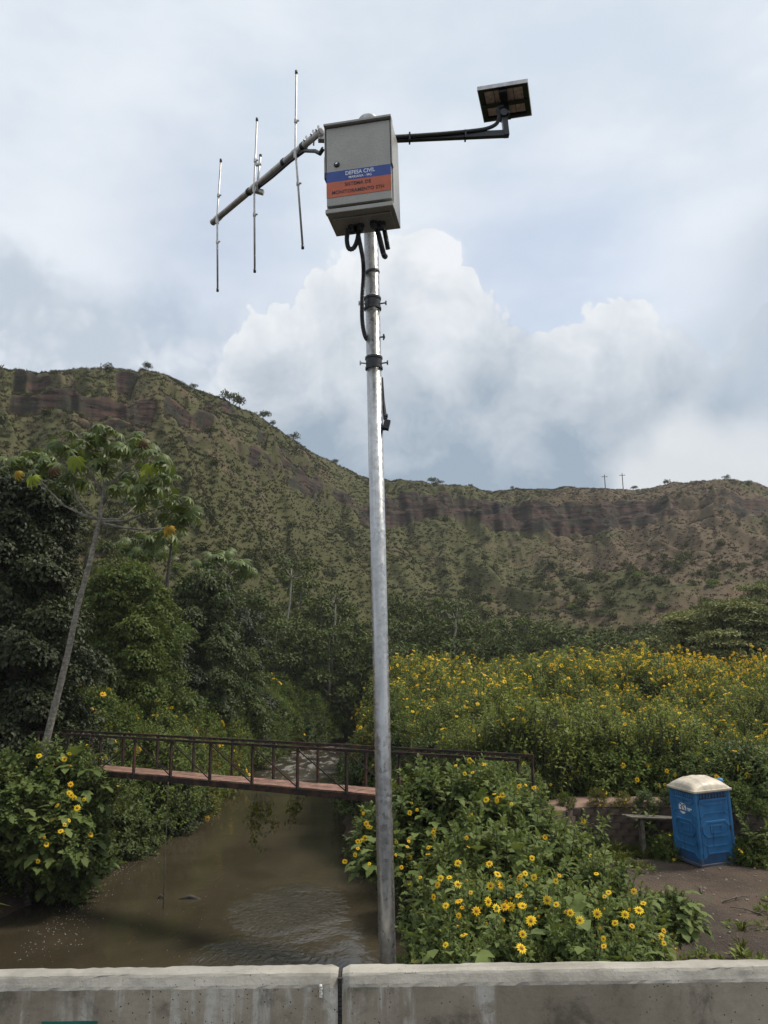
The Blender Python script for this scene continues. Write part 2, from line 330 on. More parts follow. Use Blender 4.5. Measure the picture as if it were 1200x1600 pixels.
    steep = N.ramp(N.m('ADD', rock_at, N.m('MULTIPLY', N.m('SUBTRACT', N.noise(p, 0.16, 5, 0.65), 0.5), 1.5)), 0.42, 0.58)
    c = N.mix(steep, c, rock)
    N.put(b.inputs['Base Color'], c); b.inputs['Roughness'].default_value = 0.95; b.inputs['Specular IOR Level'].default_value = 0.15
    N.put(b.inputs['Normal'], N.bump(N.m('ADD', N.m('MULTIPLY', fin, 1.0), N.m('MULTIPLY', vf, 0.35)), 0.5, 0.5))
    # grass blades of the hill take the colour of the slope they grow on
    m, N, b = newmat('hill_blade'); p = pos(N); px_ = N.new('ShaderNodeSeparateXYZ'); N.put(px_.inputs[0], p)
    big = N.noise(p, 0.018, 5, 0.6, 0.5); mid = N.noise(p, 0.11, 6, 0.65, 0.3); at = N.new('ShaderNodeAttribute', attribute_name='tint').outputs['Fac']
    green = N.mix(mid, (0.042, 0.044, 0.017), (0.090, 0.086, 0.035)); dry = N.mix(mid, (0.068, 0.050, 0.031), (0.128, 0.095, 0.058))
    c = N.mix(N.ramp(N.m('ADD', N.m('ADD', big, N.m('MULTIPLY', N.m('SUBTRACT', mid, 0.5), 0.7)), N.m('MULTIPLY', N.ramp(px_.outputs[0], 5, 75), 0.20)), 0.53, 0.70), green, dry)
    N.put(b.inputs['Base Color'], N.mix(N.m('MULTIPLY', at, 0.35), c, (0.135, 0.115, 0.06))); b.inputs['Roughness'].default_value = 0.9; b.inputs['Specular IOR Level'].default_value = 0.1
mk_special()
M = MATS

# ------------------------------------------------------------------ mesh helpers
class MB:
    """collects shapes, then becomes ONE mesh object"""
    def __init__(s): s.v = []; s.f = []
    def add(s, vs, fs):
        k = len(s.v); s.v += [tuple(p) for p in vs]; s.f += [tuple(i+k for i in f) for f in fs]; return s
    def box(s, c, d, rot=None):
        x, y, z = (q/2 for q in d); vs = [Vector((a*x, b*y, e*z)) for a in (-1, 1) for b in (-1, 1) for e in (-1, 1)]
        if rot is not None: vs = [rot @ p for p in vs]
        c = Vector(c)
        return s.add([p+c for p in vs], [(0, 1, 3, 2), (4, 6, 7, 5), (0, 4, 5, 1), (2, 3, 7, 6), (0, 2, 6, 4), (1, 5, 7, 3)])
    def hexa(s, p8):           # bottom 4 (ccw) then top 4
        return s.add(p8, [(3, 2, 1, 0), (4, 5, 6, 7), (0, 1, 5, 4), (1, 2, 6, 5), (2, 3, 7, 6), (3, 0, 4, 7)])
    def beam(s, a, b, w, h, up=(0, 0, 1)):
        a, b = Vector(a), Vector(b); d = (b-a).normalized(); u = Vector(up); sd = d.cross(u)
        if sd.length < 1e-4: sd = d.cross(Vector((1, 0, 0)))
        sd.normalize(); u = sd.cross(d).normalized()
        q = lambda p: [p-sd*w/2-u*h/2, p+sd*w/2-u*h/2, p+sd*w/2+u*h/2, p-sd*w/2+u*h/2]
        return s.hexa(q(a)+q(b))
    def tube(s, pts, rad, n=10, caps=True):
        pts = [Vector(p) for p in pts]; rad = rad if isinstance(rad, (list, tuple)) else [rad]*len(pts)
        k0 = len(s.v); ref = None
        for i, p in enumerate(pts):
            d = (pts[min(i+1, len(pts)-1)]-pts[max(i-1, 0)]).normalized()
            if ref is None:
                ref = Vector((0, 0, 1)) if abs(d.z) < 0.9 else Vector((1, 0, 0))
            sd = (ref - d*ref.dot(d)).normalized(); ref = sd; up = d.cross(sd)
            for j in range(n):
                a = 2*math.pi*j/n; s.v.append(tuple(p+(sd*math.cos(a)+up*math.sin(a))*rad[i]))
        for i in range(len(pts)-1):
            for j in range(n):
                a, b = k0+i*n+j, k0+i*n+(j+1) % n; s.f.append((a, b, b+n, a+n))
        if caps:
            s.f.append(tuple(k0+j for j in reversed(range(n)))); s.f.append(tuple(k0+(len(pts)-1)*n+j for j in range(n)))
        return s
    def build(s, name, mat, parent=None, smooth=False, bevel=0.0):
        me = bpy.data.meshes.new(name); me.from_pydata(s.v, [], s.f); me.update()
        o = bpy.data.objects.new(name, me); COL.objects.link(o)
        me.materials.append(M[mat] if isinstance(mat, str) else mat)
        if smooth: me.polygons.foreach_set('use_smooth', [True]*len(me.polygons))
        if bevel:
            md = o.modifiers.new('bevel', 'BEVEL'); md.width = bevel; md.segments = 2; md.limit_method = 'ANGLE'
        if parent: o.parent = parent
        return o

def tag(o, label, cat, group=None, kind=None):
    if label: o['label'] = label
    if cat: o['category'] = cat
    if group: o['group'] = group
    if kind: o['kind'] = kind
    return o
def thing(name, label, cat, loc=(0, 0, 0), group=None, rot=None):
    o = bpy.data.objects.new(name, None); COL.objects.link(o); o.location = loc; o.empty_display_size = 0.2
    if rot is not None: o.rotation_euler = rot
    return tag(o, label, cat, group)
def struct(o): o['kind'] = 'structure'; return o

def np_mesh(name, V, F, mats, midx=None, tint=None, smooth=False, extra=None):
    """V (n,3) array, F (m,k) array of faces with k corners (or a list of such arrays)"""
    me = bpy.data.meshes.new(name)
    Fs = F if isinstance(F, list) else [F]
    Fs = [np.asarray(f, np.int32) for f in Fs if len(f)]
    nf = sum(len(f) for f in Fs); nl = sum(f.size for f in Fs)
    me.vertices.add(len(V)); me.vertices.foreach_set('co', np.asarray(V, np.float32).ravel())
    me.loops.add(nl); me.loops.foreach_set('vertex_index', np.concatenate([f.ravel() for f in Fs]))
    tot = np.concatenate([np.full(len(f), f.shape[1], np.int32) for f in Fs]); st = np.concatenate([[0], np.cumsum(tot)[:-1]]).astype(np.int32)
    me.polygons.add(nf); me.polygons.foreach_set('loop_start', st); me.polygons.foreach_set('loop_total', tot)
    if midx is not None: me.polygons.foreach_set('material_index', np.asarray(midx, np.int32))
    if smooth: me.polygons.foreach_set('use_smooth', np.ones(nf, bool))
    me.update(calc_edges=True)
    for m in mats: me.materials.append(M[m])
    if tint is not None:
        a = me.attributes.new('tint', 'FLOAT', 'POINT'); a.data.foreach_set('value', np.asarray(tint, np.float32))
    for k, arr in (extra or {}).items():
        a = me.attributes.new(k, 'FLOAT', 'POINT'); a.data.foreach_set('value', np.asarray(arr, np.float32))
    return me
def link(name, me, parent=None):
    o = bpy.data.objects.new(name, me); COL.objects.link(o)
    if parent: o.parent = parent
    return o

# numpy value noise
def _hash(ix, iy, seed):
    h = (ix.astype(np.int64)*374761393 + iy.astype(np.int64)*668265263 + seed*1442695041) & 0xffffffff
    h = ((h ^ (h >> 13))*1274126177) & 0xffffffff
    return ((h ^ (h >> 16)) & 0xffff)/65535.0
def vnoise(x, y, seed=0):
    ix, iy = np.floor(x), np.floor(y); fx, fy = x-ix, y-iy
    fx = fx*fx*fx*(fx*(fx*6-15)+10); fy = fy*fy*fy*(fy*(fy*6-15)+10)
    a, b = _hash(ix, iy, seed), _hash(ix+1, iy, seed); c, d = _hash(ix, iy+1, seed), _hash(ix+1, iy+1, seed)
    return (a*(1-fx)+b*fx)*(1-fy)+(c*(1-fx)+d*fx)*fy
def fbm(x, y, seed=0, octs=4, gain=0.5):
    t = 0; a = 1.0; n = 0
    for i in range(octs): t = t+a*vnoise(x, y, seed+i*17); n += a; a *= gain; x = x*2.03+11.3; y = y*2.03+5.7
    return t/n-0.5
def sstep(a, b, x):
    t = np.clip((x-a)/(b-a), 0, 1); return t*t*(3-2*t)
# ================================================================== SETTING
WATER_Z = -7.5
_LY = [-40, 0, 15, 22, 26, 30, 34, 38, 47, 60, 72, 80, 86, 100]
_LX = [-13, -13, -12.8, -12.3, -12.1, -11.7, -11.1, -10.2, -10.6, -10.8, -9.4, -5, 4, 22]
_RY = [-40, 0, 15, 22, 28, 32, 36, 40, 47, 58, 66, 72, 80, 95]
_RX = [0.8, 0.8, 1.0, 1.0, 0.5, -0.2, -1.8, -2.4, -2.3, -1.6, 0.3, 5, 14, 30]
_WX = [-5, 2.6, 4.4, 5.8, 8.6, 10.5, 12.5, 16, 30, 90]            # foot of the retaining wall
_WY = [19.5, 20.6, 23.6, 25.4, 25.3, 24.2, 22.2, 20.5, 17, 14]
def left_x(Y): return np.interp(Y, _LY, _LX)
def right_x(Y): return np.interp(Y, _RY, _RX)
def wall_y(X): return np.interp(X, _WX, _WY)
def ground_z(X, Y):
    X = np.asarray(X, float); Y = np.asarray(Y, float)
    wob = fbm(X*0.35, Y*0.35, 3, 3)*1.1
    dl = left_x(Y)-X+wob; dr = X-right_x(Y)+wob
    zl = np.interp(dl, [-2, 0, 0.5, 1.6, 4, 10, 22, 60], [-8.6, -7.6, -6.9, -5.6, -4.6, -3.6, -1.0, 8.0])
    yard = -5.7 + sstep(15, 7.0, Y)*2.6*sstep(1.0, 4.0, dr)
    beh = Y-wall_y(X)
    ter = -4.42 + np.clip(beh-2.0, 0, 60)*0.054 + sstep(60, 140, Y)*3.0
    zr0 = np.where(beh > 0, ter, yard)
    zr = np.where(dr < 2.2, np.interp(dr, [-2, 0, 0.6, 2.2], [-8.6, -7.6, -6.6, -5.85]) + (zr0+5.85)*sstep(0.6, 2.2, dr), zr0)
    mid = 0.5*(left_x(Y)+right_x(Y))
    z = np.where(X < mid, zl, zr)
    z = z + fbm(X*0.5, Y*0.5, 9, 4)*0.22 + fbm(X*2.2, Y*2.2, 21, 2)*0.06
    return z
def gz(x, y): return float(ground_z(np.array([x]), np.array([y]))[0])

def grid(name, xs, ys, zf, mat, extra=None):
    XX, YY = np.meshgrid(xs, ys); ZZ = zf(XX, YY)
    V = np.stack([XX.ravel(), YY.ravel(), ZZ.ravel()], 1); nx, ny = len(xs), len(ys)
    i = (np.arange(ny-1)[:, None]*nx+np.arange(nx-1)[None]).ravel()
    F = np.stack([i, i+1, i+nx+1, i+nx], 1)
    return link(name, np_mesh(name, V, F, [mat], smooth=True))
xs = np.concatenate([np.arange(-90, -20, 1.5), np.arange(-20, 20, 0.28), np.arange(20, 120, 1.5)])
ys = np.concatenate([np.arange(-40, 6, 1.5), np.arange(6, 48, 0.28), np.arange(48, 170, 1.2)])
struct(grid('ground', xs, ys, ground_z, 'ground_soil'))
struct(grid('river_water', np.arange(-34, 60, 1.0), np.arange(-40, 125, 1.0), lambda x, y: np.full_like(x, WATER_Z), 'river_water'))

# ---- hillside round the head of the valley
RIDGE = [(-200, 600), (0, 575), (60, 581), (120, 574), (200, 581), (260, 590), (330, 615), (400, 645), (460, 690), (520, 724), (575, 748), (640, 752), (700, 757),
         (770, 769), (830, 764), (900, 762), (1000, 765), (1060, 760), (1130, 758), (1200, 770), (1400, 775)]
PLATEAU = 62.0
_az, _rd = [], []
for (px, py) in RIDGE:
    d = ray(px, py); _az.append(math.atan2(d.x, d.y)); _rd.append(PLATEAU/(d.z/math.hypot(d.x, d.y)))
_az = [-1.45]+_az+[1.45]; _rd = [_rd[0]*1.05]+_rd+[_rd[-1]]
def hill_xyz(az, s):
    Dr = np.interp(az, _az, _rd)
    azd = np.degrees(az)
    Db = np.interp(azd, [-80, -28, -18, -8, 0, 8, 30, 80], [62, 62, 72, 105, 128, 128, 118, 118])
    cw = np.interp(azd, [-30, -20, -12, -6, -1, 3, 30], [0.25, 0.4, 0.55, 0.7, 0.9, 1, 1])
    gul = fbm(azd*0.30+s*1.5, s*2.6, 41, 4)                                   # gullies run down the slope
    gul2 = fbm(azd*0.8+s*3, s*9.0, 57, 4)
    se = s + cw*(gul*0.20+gul2*0.025)*np.clip(1-np.abs(s-0.62)*2.2, 0, 1)
    pr = np.interp(se, [0, 0.30, 0.64, 0.662, 0.685, 0.705, 0.80, 0.93, 1.0, 1.05, 1.3], [0, 0.285, 0.625, 0.685, 0.705, 0.765, 0.87, 0.965, 1.0, 0.995, 0.93])
    pl = np.interp(s, [0, 0.45, 0.75, 0.9, 1.0, 1.05, 1.3], [0, 0.43, 0.775, 0.93, 1.0, 0.995, 0.93])
    p = pr*cw+pl*(1-cw)
    # ledges of layered rock on the left-hand spur
    lev = p*9.0+gul*1.5; fr = lev-np.floor(lev); st = np.floor(lev)+sstep(0.70, 0.98, fr)
    pm = sstep(0.58, 0.76, p)*(1-cw*0.75)*sstep(0.02, 0.12, fbm(azd*0.42+7, s*3.4, 77, 3)+0.03+0.10*np.exp(-((azd+7)/6)**2))*sstep(1.0, 0.95, p)
    p = p+(st-lev)/9.0*pm*0.9
    rho = Db+(Dr-Db)*s
    damp = np.clip(1.0-sstep(0.9, 1.0, s)*0.85, 0, 1)*sstep(0.0, 0.12, s)
    X, Y = rho*np.sin(az), rho*np.cos(az)
    z = -3.0+(PLATEAU+3.0)*p
    z = z + damp*(gul*3.5*(1-np.abs(s-0.4)) + gul2*1.2 + fbm(X*0.06, Y*0.06, 5, 4)*5.0 + fbm(X*0.4, Y*0.4, 15, 3)*0.55)
    u_, v_ = (X+Y*0.55)*0.052, (Y*0.85-X*0.5)*0.013                   # erosion folds slanting down the slope
    u_ = u_+fbm(X*0.02, Y*0.02, 63, 3)*1.6
    fold = 1-np.abs(2*vnoise(u_, v_, 65)-1); fold2 = 1-np.abs(2*vnoise(u_*2.7+9, v_*2.4, 67)-1)
    z = z + damp*sstep(0.05, 0.25, s)*sstep(0.93, 0.72, s)*((fold-0.5)*5.0+(fold2-0.5)*2.2)
    z = z + fbm(X*0.9, Y*0.9, 33, 3)*0.18*sstep(0, 0.1, s) + fbm(azd*0.8, azd*0+s*3, 91, 3)*1.2*(1-damp)*sstep(0.5, 0.9, s)
    ledge = sstep(0.62, 0.80, fr)*sstep(1.0, 0.93, fr)
    rock = np.clip(pm*ledge*1.1+cw*sstep(0.625, 0.655, se)*sstep(0.74, 0.705, se)*np.clip(0.72+1.7*fbm(azd*0.5, s*2, 23, 3), 0, 1), 0, 1)
    return X, Y, z, rock
def build_hill():
    az = np.radians(np.concatenate([np.linspace(-80, -31, 60), np.linspace(-30.5, 30.5, 760), np.linspace(31, 80, 60)]))
    s = np.concatenate([np.linspace(0, 0.5, 120), np.linspace(0.503, 1.04, 300), np.linspace(1.06, 1.6, 14)])
    A, S = np.meshgrid(az, s); X, Y, Z, rk = hill_xyz(A, S)
    V = np.stack([X.ravel(), Y.ravel(), Z.ravel()], 1); nx, ny = len(az), len(s)
    i = (np.arange(ny-1)[:, None]*nx+np.arange(nx-1)[None]).ravel()
    return link('hillside', np_mesh('hillside', V, np.stack([i, i+1, i+nx+1, i+nx], 1), ['hill_cover'], smooth=True, extra={'rock': rk.ravel()}))
struct(build_hill())

# ---- road bridge the photographer stands on
PTOP = -1.412                                                      # top of the parapet
md = MB(); md.box((0, -0.9, PTOP-1.05), (120, 9.4, 0.35)); struct(md.build('road_deck', 'asphalt'))

# ---- concrete parapet in two lengths, with a rubber joint between them
PY0 = 3.80
def parapet(x0, x1, label, seed):
    """barrier section with a rounded shoulder on the road side"""
    sec = [(0.115, -0.86), (0.14, -0.40), (0.14, -0.055), (0.144, -0.042), (0.160, -0.010), (0.167, -0.001), (0.19, 0.002), (0.215, 0.001), (0.24, 0.001), (0.262, -0.002), (0.272, -0.014), (0.272, -0.86)]
    xs = np.arange(x0, x1+0.001, (x1-x0)/math.ceil((x1-x0)/0.035)); rng = np.random.default_rng(seed)
    n = len(sec); V = []
    for k, x in enumerate(xs):
        e = min(x-x0, x1-x)
        for j, (y, z) in enumerate(sec):
            chip = 0.012*max(0, 1-e/0.02)
            q = 0.004*(rng.random()-0.5) if 2 <= j <= 10 else 0
            if j in (4, 5): q += 0.005*float(vnoise(np.array([x*9.0]), np.array([j*3.0]), 4)[0]-0.5)
            if j in (4, 5, 6) and vnoise(np.array([x*3.1]), np.array([j*0.3+seed*5.0]), 6)[0] > 0.80: q += 0.009*rng.random()
            if j in (9, 10): q += 0.014*float(fbm(np.array([x*6.0]), np.array([2.0]), 8, 3)[0])
            V.append((x, PY0+y+(chip if y < 0.2 else -chip)+q+0.0, PTOP+z-chip*0.8+q*0.6+0.006*float(fbm(np.array([x*1.3]), np.array([j*0.2]), 2, 2)[0])))
    nx = len(xs); F = []
    for i in range(nx-1):
        for j in range(n):
            a, b = i*n+j, i*n+(j+1) % n; F.append((a, b, b+n, a+n))
    F.append(tuple(range(n))[::-1]); F.append(tuple((nx-1)*n+j for j in range(n)))
    mb = MB(); mb.v = V; mb.f = F
    o = mb.build('concrete_parapet', 'concrete'); o.data.materials.append(M['mortar_cap'])
    o.data.polygons.foreach_set('material_index', [1 if (k < (nx-1)*n and 2 <= k % n <= 9) else 0 for k in range(len(F))])
    return tag(o, label, 'parapet')
HAZE = 0.00022
JX = P(531, 1535, Y=PY0+0.15).x
pl_ = parapet(-16, JX-0.010, 'weathered concrete parapet left of the joint, with green paint low down', 1)
pr_ = parapet(JX+0.010, 16, 'weathered concrete parapet right of the joint, with pale runs, before the pole', 2)
mj = MB()
for k in range(40): mj.box((JX, PY0+0.18+0.0025*(k % 2), PTOP-0.03-k*0.02), (0.0195, 0.06, 0.0165))
mj.box((JX, PY0+0.215, PTOP-0.42), (0.0195, 0.08, 0.8)); jo = mj.build('joint_seal', 'rubber_joint', pr_)
g0 = P(66, 1596, Y=PY0+0.14); g1 = P(152, 1600, Y=PY0+0.14)
MB().box(((g0.x+g1.x)/2, PY0+0.1365, g0.z-0.05), (g1.x-g0.x, 0.004, 0.10)).build('green_mark', 'green_paint', pl_)
lump = MB()
for k in range(5): lump.tube([P(501+k % 2, 1538+k*4, Y=PY0+0.139), P(501, 1543+k*4, Y=PY0+0.135)], [0.006, 0.009], 7)
lump.build('mortar_drip', 'foam', pl_, True)

# ================================================================== MONITORING STATION
def text_mesh(txt, size, name, mat, parent, loc, width=None):
    cu = bpy.data.curves.new(name, 'FONT'); cu.body = txt; cu.size = size; cu.align_x = 'CENTER'; cu.align_y = 'CENTER'; cu.extrude = 0.0006; cu.offset = size*0.012
    o = bpy.data.objects.new('tmp_text', cu); COL.objects.link(o); dg = bpy.context.evaluated_depsgraph_get()
    me = bpy.data.meshes.new_from_object(o.evaluated_get(dg)); bpy.data.objects.remove(o); me.name = name
    co = np.zeros(len(me.vertices)*3); me.vertices.foreach_get('co', co); co = co.reshape(-1, 3)
    if width: co[:, 0] *= width/(co[:, 0].max()-co[:, 0].min())
    me.vertices.foreach_set('co', np.stack([co[:, 0], -co[:, 2], co[:, 1]], 1).astype(np.float32).ravel())
    me.materials.clear(); me.materials.append(M[mat]); me.update()
    t = bpy.data.objects.new(name, me); COL.objects.link(t); t.parent = parent; t.location = loc
    return t

def corrugated(mb, pts, r, n=8):
    """flexible corrugated conduit through the points"""
    pts = [Vector(p) for p in pts]; out = []
    for i in range(len(pts)-1):                                   # Catmull-Rom
        p0, p1, p2, p3 = pts[max(i-1, 0)], pts[i], pts[i+1], pts[min(i+2, len(pts)-1)]
        m = max(2, int((p2-p1).length/0.004))
        for k in range(m):
            t = k/m
            out.append(0.5*((2*p1)+(p2-p0)*t+(2*p0-5*p1+4*p2-p3)*t*t+(3*p1-p0-3*p2+p3)*t**3))
    out.append(pts[-1]); rad = [r*(1.0 if k % 2 else 0.84) for k in range(len(out))]
    return mb.tube(out, rad, n)

def lathe(mb, c, prof, n=24, axis=None):
    c = Vector(c); q = axis.to_track_quat('Z', 'Y') if axis is not None else None; k0 = len(mb.v)
    for (r, h) in prof:
        for j in range(n):
            a = 2*math.pi*j/n; p = Vector((r*math.cos(a), r*math.sin(a), h))
            mb.v.append(tuple(c+(q @ p if q else p)))
    for i in range(len(prof)-1):
        for j in range(n):
            a, b = k0+i*n+j, k0+i*n+(j+1) % n; mb.f.append((a, b, b+n, a+n))
    mb.f.append(tuple(k0+j for j in reversed(range(n)))); mb.f.append(tuple(k0+(len(prof)-1)*n+j for j in range(n)))
    return mb

def build_station():
    PYY = 4.235
    base = P(605.5, 1505, Y=PYY); top = P(580, 380, Y=PYY); ax = (top-base).normalized()
    st = thing('monitoring_station', 'galvanised pole with grey cabinet, three-element antenna and solar panel behind the parapet', 'weather station', tuple(base-ax*2.2))
    inv = Matrix.Translation(-st.location)
    def B(mb, name, mat, parent=None, smooth=False, bevel=0):
        o = mb.build(name, mat, parent or st, smooth, bevel)
        if parent is None: o.matrix_parent_inverse = inv
        return o
    def sub(mb, name, mat, part, smooth=False, bevel=0):             # world-space sub-part of a world-space part
        return mb.build(name, mat, part, smooth, bevel)
    at = lambda h: base+ax*((h-base.z)/ax.z)
    R0 = 0.0435
    pole_top = 3.325
    p = MB().tube([at(-4.2), at(pole_top)], R0, 40); pole = B(p, 'pole', 'galvanised', smooth=True)
    # round cap seen over the cabinet
    cp = lathe(MB(), at(pole_top-0.02), [(0.05, 0), (0.064, 0.004), (0.066, 0.035), (0.060, 0.046), (0.040, 0.050), (0.034, 0.042)], 28); B(cp, 'pole_cap', 'alu', smooth=False)
    # ---- clamps with wing bolts
    def clamp(py, h=0.075, bolts=2):
        z = P(583, py, Y=PYY).z; c = at(z)
        cl = lathe(MB(), c-ax*h/2, [(R0+0.001, 0), (R0+0.008, 0), (R0+0.008, h*0.16), (R0+0.004, h*0.2), (R0+0.004, h*0.8), (R0+0.008, h*0.84), (R0+0.008, h), (R0+0.001, h)], 32, ax)
        o = B(cl, 'clamp_band', 'black_plastic', smooth=False)
        for s in ((-1, 1) if bolts == 2 else (1,)):
            a = c+Vector((s*(R0+0.004), -0.012, -0.004)); b = a+Vector((s*0.026, -0.004, 0.002))
            w_ = MB().tube([a, b], 0.0045, 8); w_.tube([b, b+Vector((s*0.006, 0, 0))], [0.0085, 0.006], 8)
            w_.box(b+Vector((s*0.006, 0, 0)), (0.008, 0.006, 0.026)); sub(w_, 'wing_bolt', 'black_steel' if s > 0 else 'alu_dull', o)
        return o
    clamp(475); clamp(568)
    z = P(583, 528, Y=PYY).z; a = at(z)+Vector((R0-0.004, -0.01, 0))
    wb = MB().tube([a, a+Vector((0.022, 0, 0.001))], 0.005, 8); wb.tube([a+Vector((0.020, 0, -0.018)), a+Vector((0.024, 0, 0.0)), a+Vector((0.021, 0, 0.018))], [0.004, 0.007, 0.005], 8)
    B(wb, 'wing_bolt', 'black_steel')
    # ---- black sensor bracket low on the right side of the pole
    s0, s1 = P(600, 600, Y=PYY), P(602, 668, Y=PYY)
    br = MB().tube([P(597, 590, Y=PYY+0.02), P(599, 625, Y=PYY+0.02), P(602, 655, Y=PYY)], [0.006, 0.008, 0.012], 8)
    br.box(P(604, 664, Y=PYY), (0.035, 0.05, 0.052), Matrix.Rotation(0.25, 3, 'Y')); br.tube([P(600, 650, Y=PYY), P(606, 650, Y=PYY)], 0.012, 10); br.tube([P(598, 670, Y=PYY), P(607, 669, Y=PYY)], 0.011, 10)
    B(br, 'sensor_bracket', 'black_plastic')
    # ---- cable tie and conduits under the cabinet
    z = P(580, 427, Y=PYY).z; tie = lathe(MB(), at(z)-ax*0.008, [(R0+0.001, 0), (R0+0.006, 0.001), (R0+0.006, 0.014), (R0+0.001, 0.016)], 28, (ax+Vector((-0.25, 0, 0))).normalized())
    B(tie, 'cable_tie', 'black_plastic')
    yb = 4.07
    q = lambda x, y, Y=yb: P(x, y, Y=Y)
    c1 = corrugated(MB(), [q(546, 350), q(542, 372), q(545, 388), q(553, 387), q(559, 372), q(561, 352)], 0.0145, 10); B(c1, 'conduit', 'black_plastic')
    c2 = corrugated(MB(), [q(557, 352), q(562, 378), q(567, 405), q(568, 430, 4.15), q(566, 465, 4.17), q(566, 500, 4.19), q(570, 524, 4.21), q(576, 533, 4.235)], 0.0135, 10); B(c2, 'conduit', 'black_plastic')
    c3 = corrugated(MB(), [q(585, 346), q(592, 368), q(599, 396), q(602, 401, 4.10)], 0.0165, 10); B(c3, 'conduit', 'black_plastic')
    c4 = corrugated(MB(), [q(598, 346, 4.12), q(603, 372, 4.12), q(606, 389, 4.13)], 0.0150, 10); B(c4, 'conduit', 'black_plastic')
    # ---- cabinet
    W, H, Dp = 0.388, 0.555, 0.235
    cb = thing('cabinet', None, None, (-0.1165, 3.90, 2.512)); cb.rotation_euler = (0.0, -0.012, -0.185); cb.parent = st; cb.matrix_parent_inverse = inv
    body = MB().box((0, Dp/2+0.012, H/2), (W, Dp-0.02, H)); body.build('body', 'cabinet_paint', cb, bevel=0.003)
    door = MB().box((0, 0.0, H/2+0.012), (W-0.014, 0.022, H-0.058)); door.build('door', 'cabinet_paint', cb, bevel=0.003)
    hood = MB()
    hood.box((0, -0.002, H-0.004), (W+0.006, 0.06, 0.012)); hood.box((W/2+0.0005, 0.006, H-0.15), (0.005, 0.042, 0.30)); hood.box((-W/2-0.0005, 0.006, H-0.15), (0.005, 0.042, 0.30))
    hood.build('rain_hood', 'cabinet_paint', cb)
    MB().box((0, -0.004, 0.005), (W, 0.03, 0.026)).build('bottom_lip', 'cabinet_paint', cb, bevel=0.003)
    fl = MB(); fl.box((0.0, 0.13, -0.006), (W-0.05, Dp-0.07, 0.008)); fl.build('gland_plate', 'cabinet_paint', cb, bevel=0.002)
    MB().box((0, -0.0125, 0.221), (W-0.014, 0.0016, 0.066)).build('blue_band', 'vinyl_blue', cb)
    MB().box((0, -0.0125, 0.1395), (W-0.014, 0.0016, 0.0965)).build('orange_band', 'vinyl_orange', cb)
    text_mesh('DEFESA CIVIL', 0.034, 'lettering', 'letter_white', cb, (0.01, -0.0142, 0.2315), 0.170)
    text_mesh('MARIANA - MG', 0.021, 'lettering', 'letter_white', cb, (0.01, -0.0142, 0.2045), 0.132)
    text_mesh('SISTEMA DE', 0.030, 'lettering', 'letter_dark', cb, (-0.004, -0.0142, 0.163), 0.152)
    text_mesh('MONITORAMENTO STH', 0.030, 'lettering', 'letter_dark', cb, (-0.004, -0.0142, 0.119), 0.300)
    lk = lathe(MB(), (-0.125, -0.010, 0.297), [(0.017, 0), (0.017, 0.006), (0.012, 0.010)], 20, Vector((0, -1, 0))); lk.build('lock', 'black_plastic', cb)
    lc = MB().box((-0.125, -0.0215, 0.299), (0.013, 0.004, 0.008), Matrix.Rotation(-0.5, 3, 'Y')); lc.build('lock_slot', 'lock_chrome', cb)
    for gx, gy in ((-0.075, 0.135), (-0.028, 0.135), (0.058, 0.12), (0.098, 0.14)):
        g = lathe(MB(), (gx, gy, -0.05), [(0.017, 0), (0.021, 0.006), (0.021, 0.022), (0.026, 0.024), (0.026, 0.042)], 8); g.build('cable_gland', 'black_plastic', cb)
    bk = MB().box((-W/2-0.018, 0.11, 0.36), (0.03, 0.05, 0.15)); bk.build('antenna_socket', 'black_plastic', cb, bevel=0.006)
    # ---- solar panel on its arm
    a0, a1 = P(612, 217, Y=4.22), P(795, 209, Y=4.20)
    corner = a1; up1 = P(791, 178, Y=4.20)
    arm = MB().beam(a0+Vector((-0.12, 0, -0.005)), corner, 0.030, 0.040); arm.beam(corner+Vector((-0.015, 0, -0.018)), up1+Vector((-0.015, 0, 0.0)), 0.040, 0.034, (1, 0, 0)); armo = B(arm, 'panel_arm', 'black_steel', bevel=0.003)
    cd = corrugated(MB(), [P(614, 214, Y=4.19), P(660, 211, Y=4.185), P(700, 208, Y=4.185), P(733, 205, Y=4.185), P(760, 201, Y=4.185), P(776, 193, Y=4.18), P(780, 180, Y=4.18), P(777, 170, Y=4.19), P(786, 166, Y=4.2)], 0.0125, 9); B(cd, 'conduit', 'black_plastic')
    for px in (640, 727): MB().box(P(px, 216 if px < 700 else 212, Y=4.197), (0.010, 0.050, 0.052)).build('conduit_clip', 'black_plastic', st).matrix_parent_inverse = inv
    nl, nr = P(749.5, 138, Y=4.13), P(829.5, 125, Y=4.05)
    fl_, fr_ = P(752.5, 189.5, Y=4.42), P(826.5, 178.5, Y=4.335)
    ctr = (nl+nr+fl_+fr_)/4; ex = ((nr-nl)+(fr_-fl_)).normalized(); ey = ((fl_-nl)+(fr_-nr)); pw = ((nr-nl).length+(fr_-fl_).length)/2; ph = ey.length/2
    ey.normalize(); ez = ex.cross(ey).normalized(); ey = ez.cross(ex)
    rot = Matrix((ex, ey, ez)).transposed()
    pn = thing('solar_panel', None, None, tuple(ctr)); pn.rotation_euler = rot.to_euler(); pn.parent = st; pn.matrix_parent_inverse = inv
    fw, ft = 0.018, 0.026
    fr = MB()
    fr.box((0, -ph/2+0.0025, 0), (pw, 0.005, ft)); fr.box((0, ph/2-0.0025, 0), (pw, 0.005, ft)); fr.box((-pw/2+0.0025, 0, 0), (0.005, ph-0.01, ft)); fr.box((pw/2-0.0025, 0, 0), (0.005, ph-0.01, ft))
    fr.build('frame', 'alu', pn)
    fb = MB()
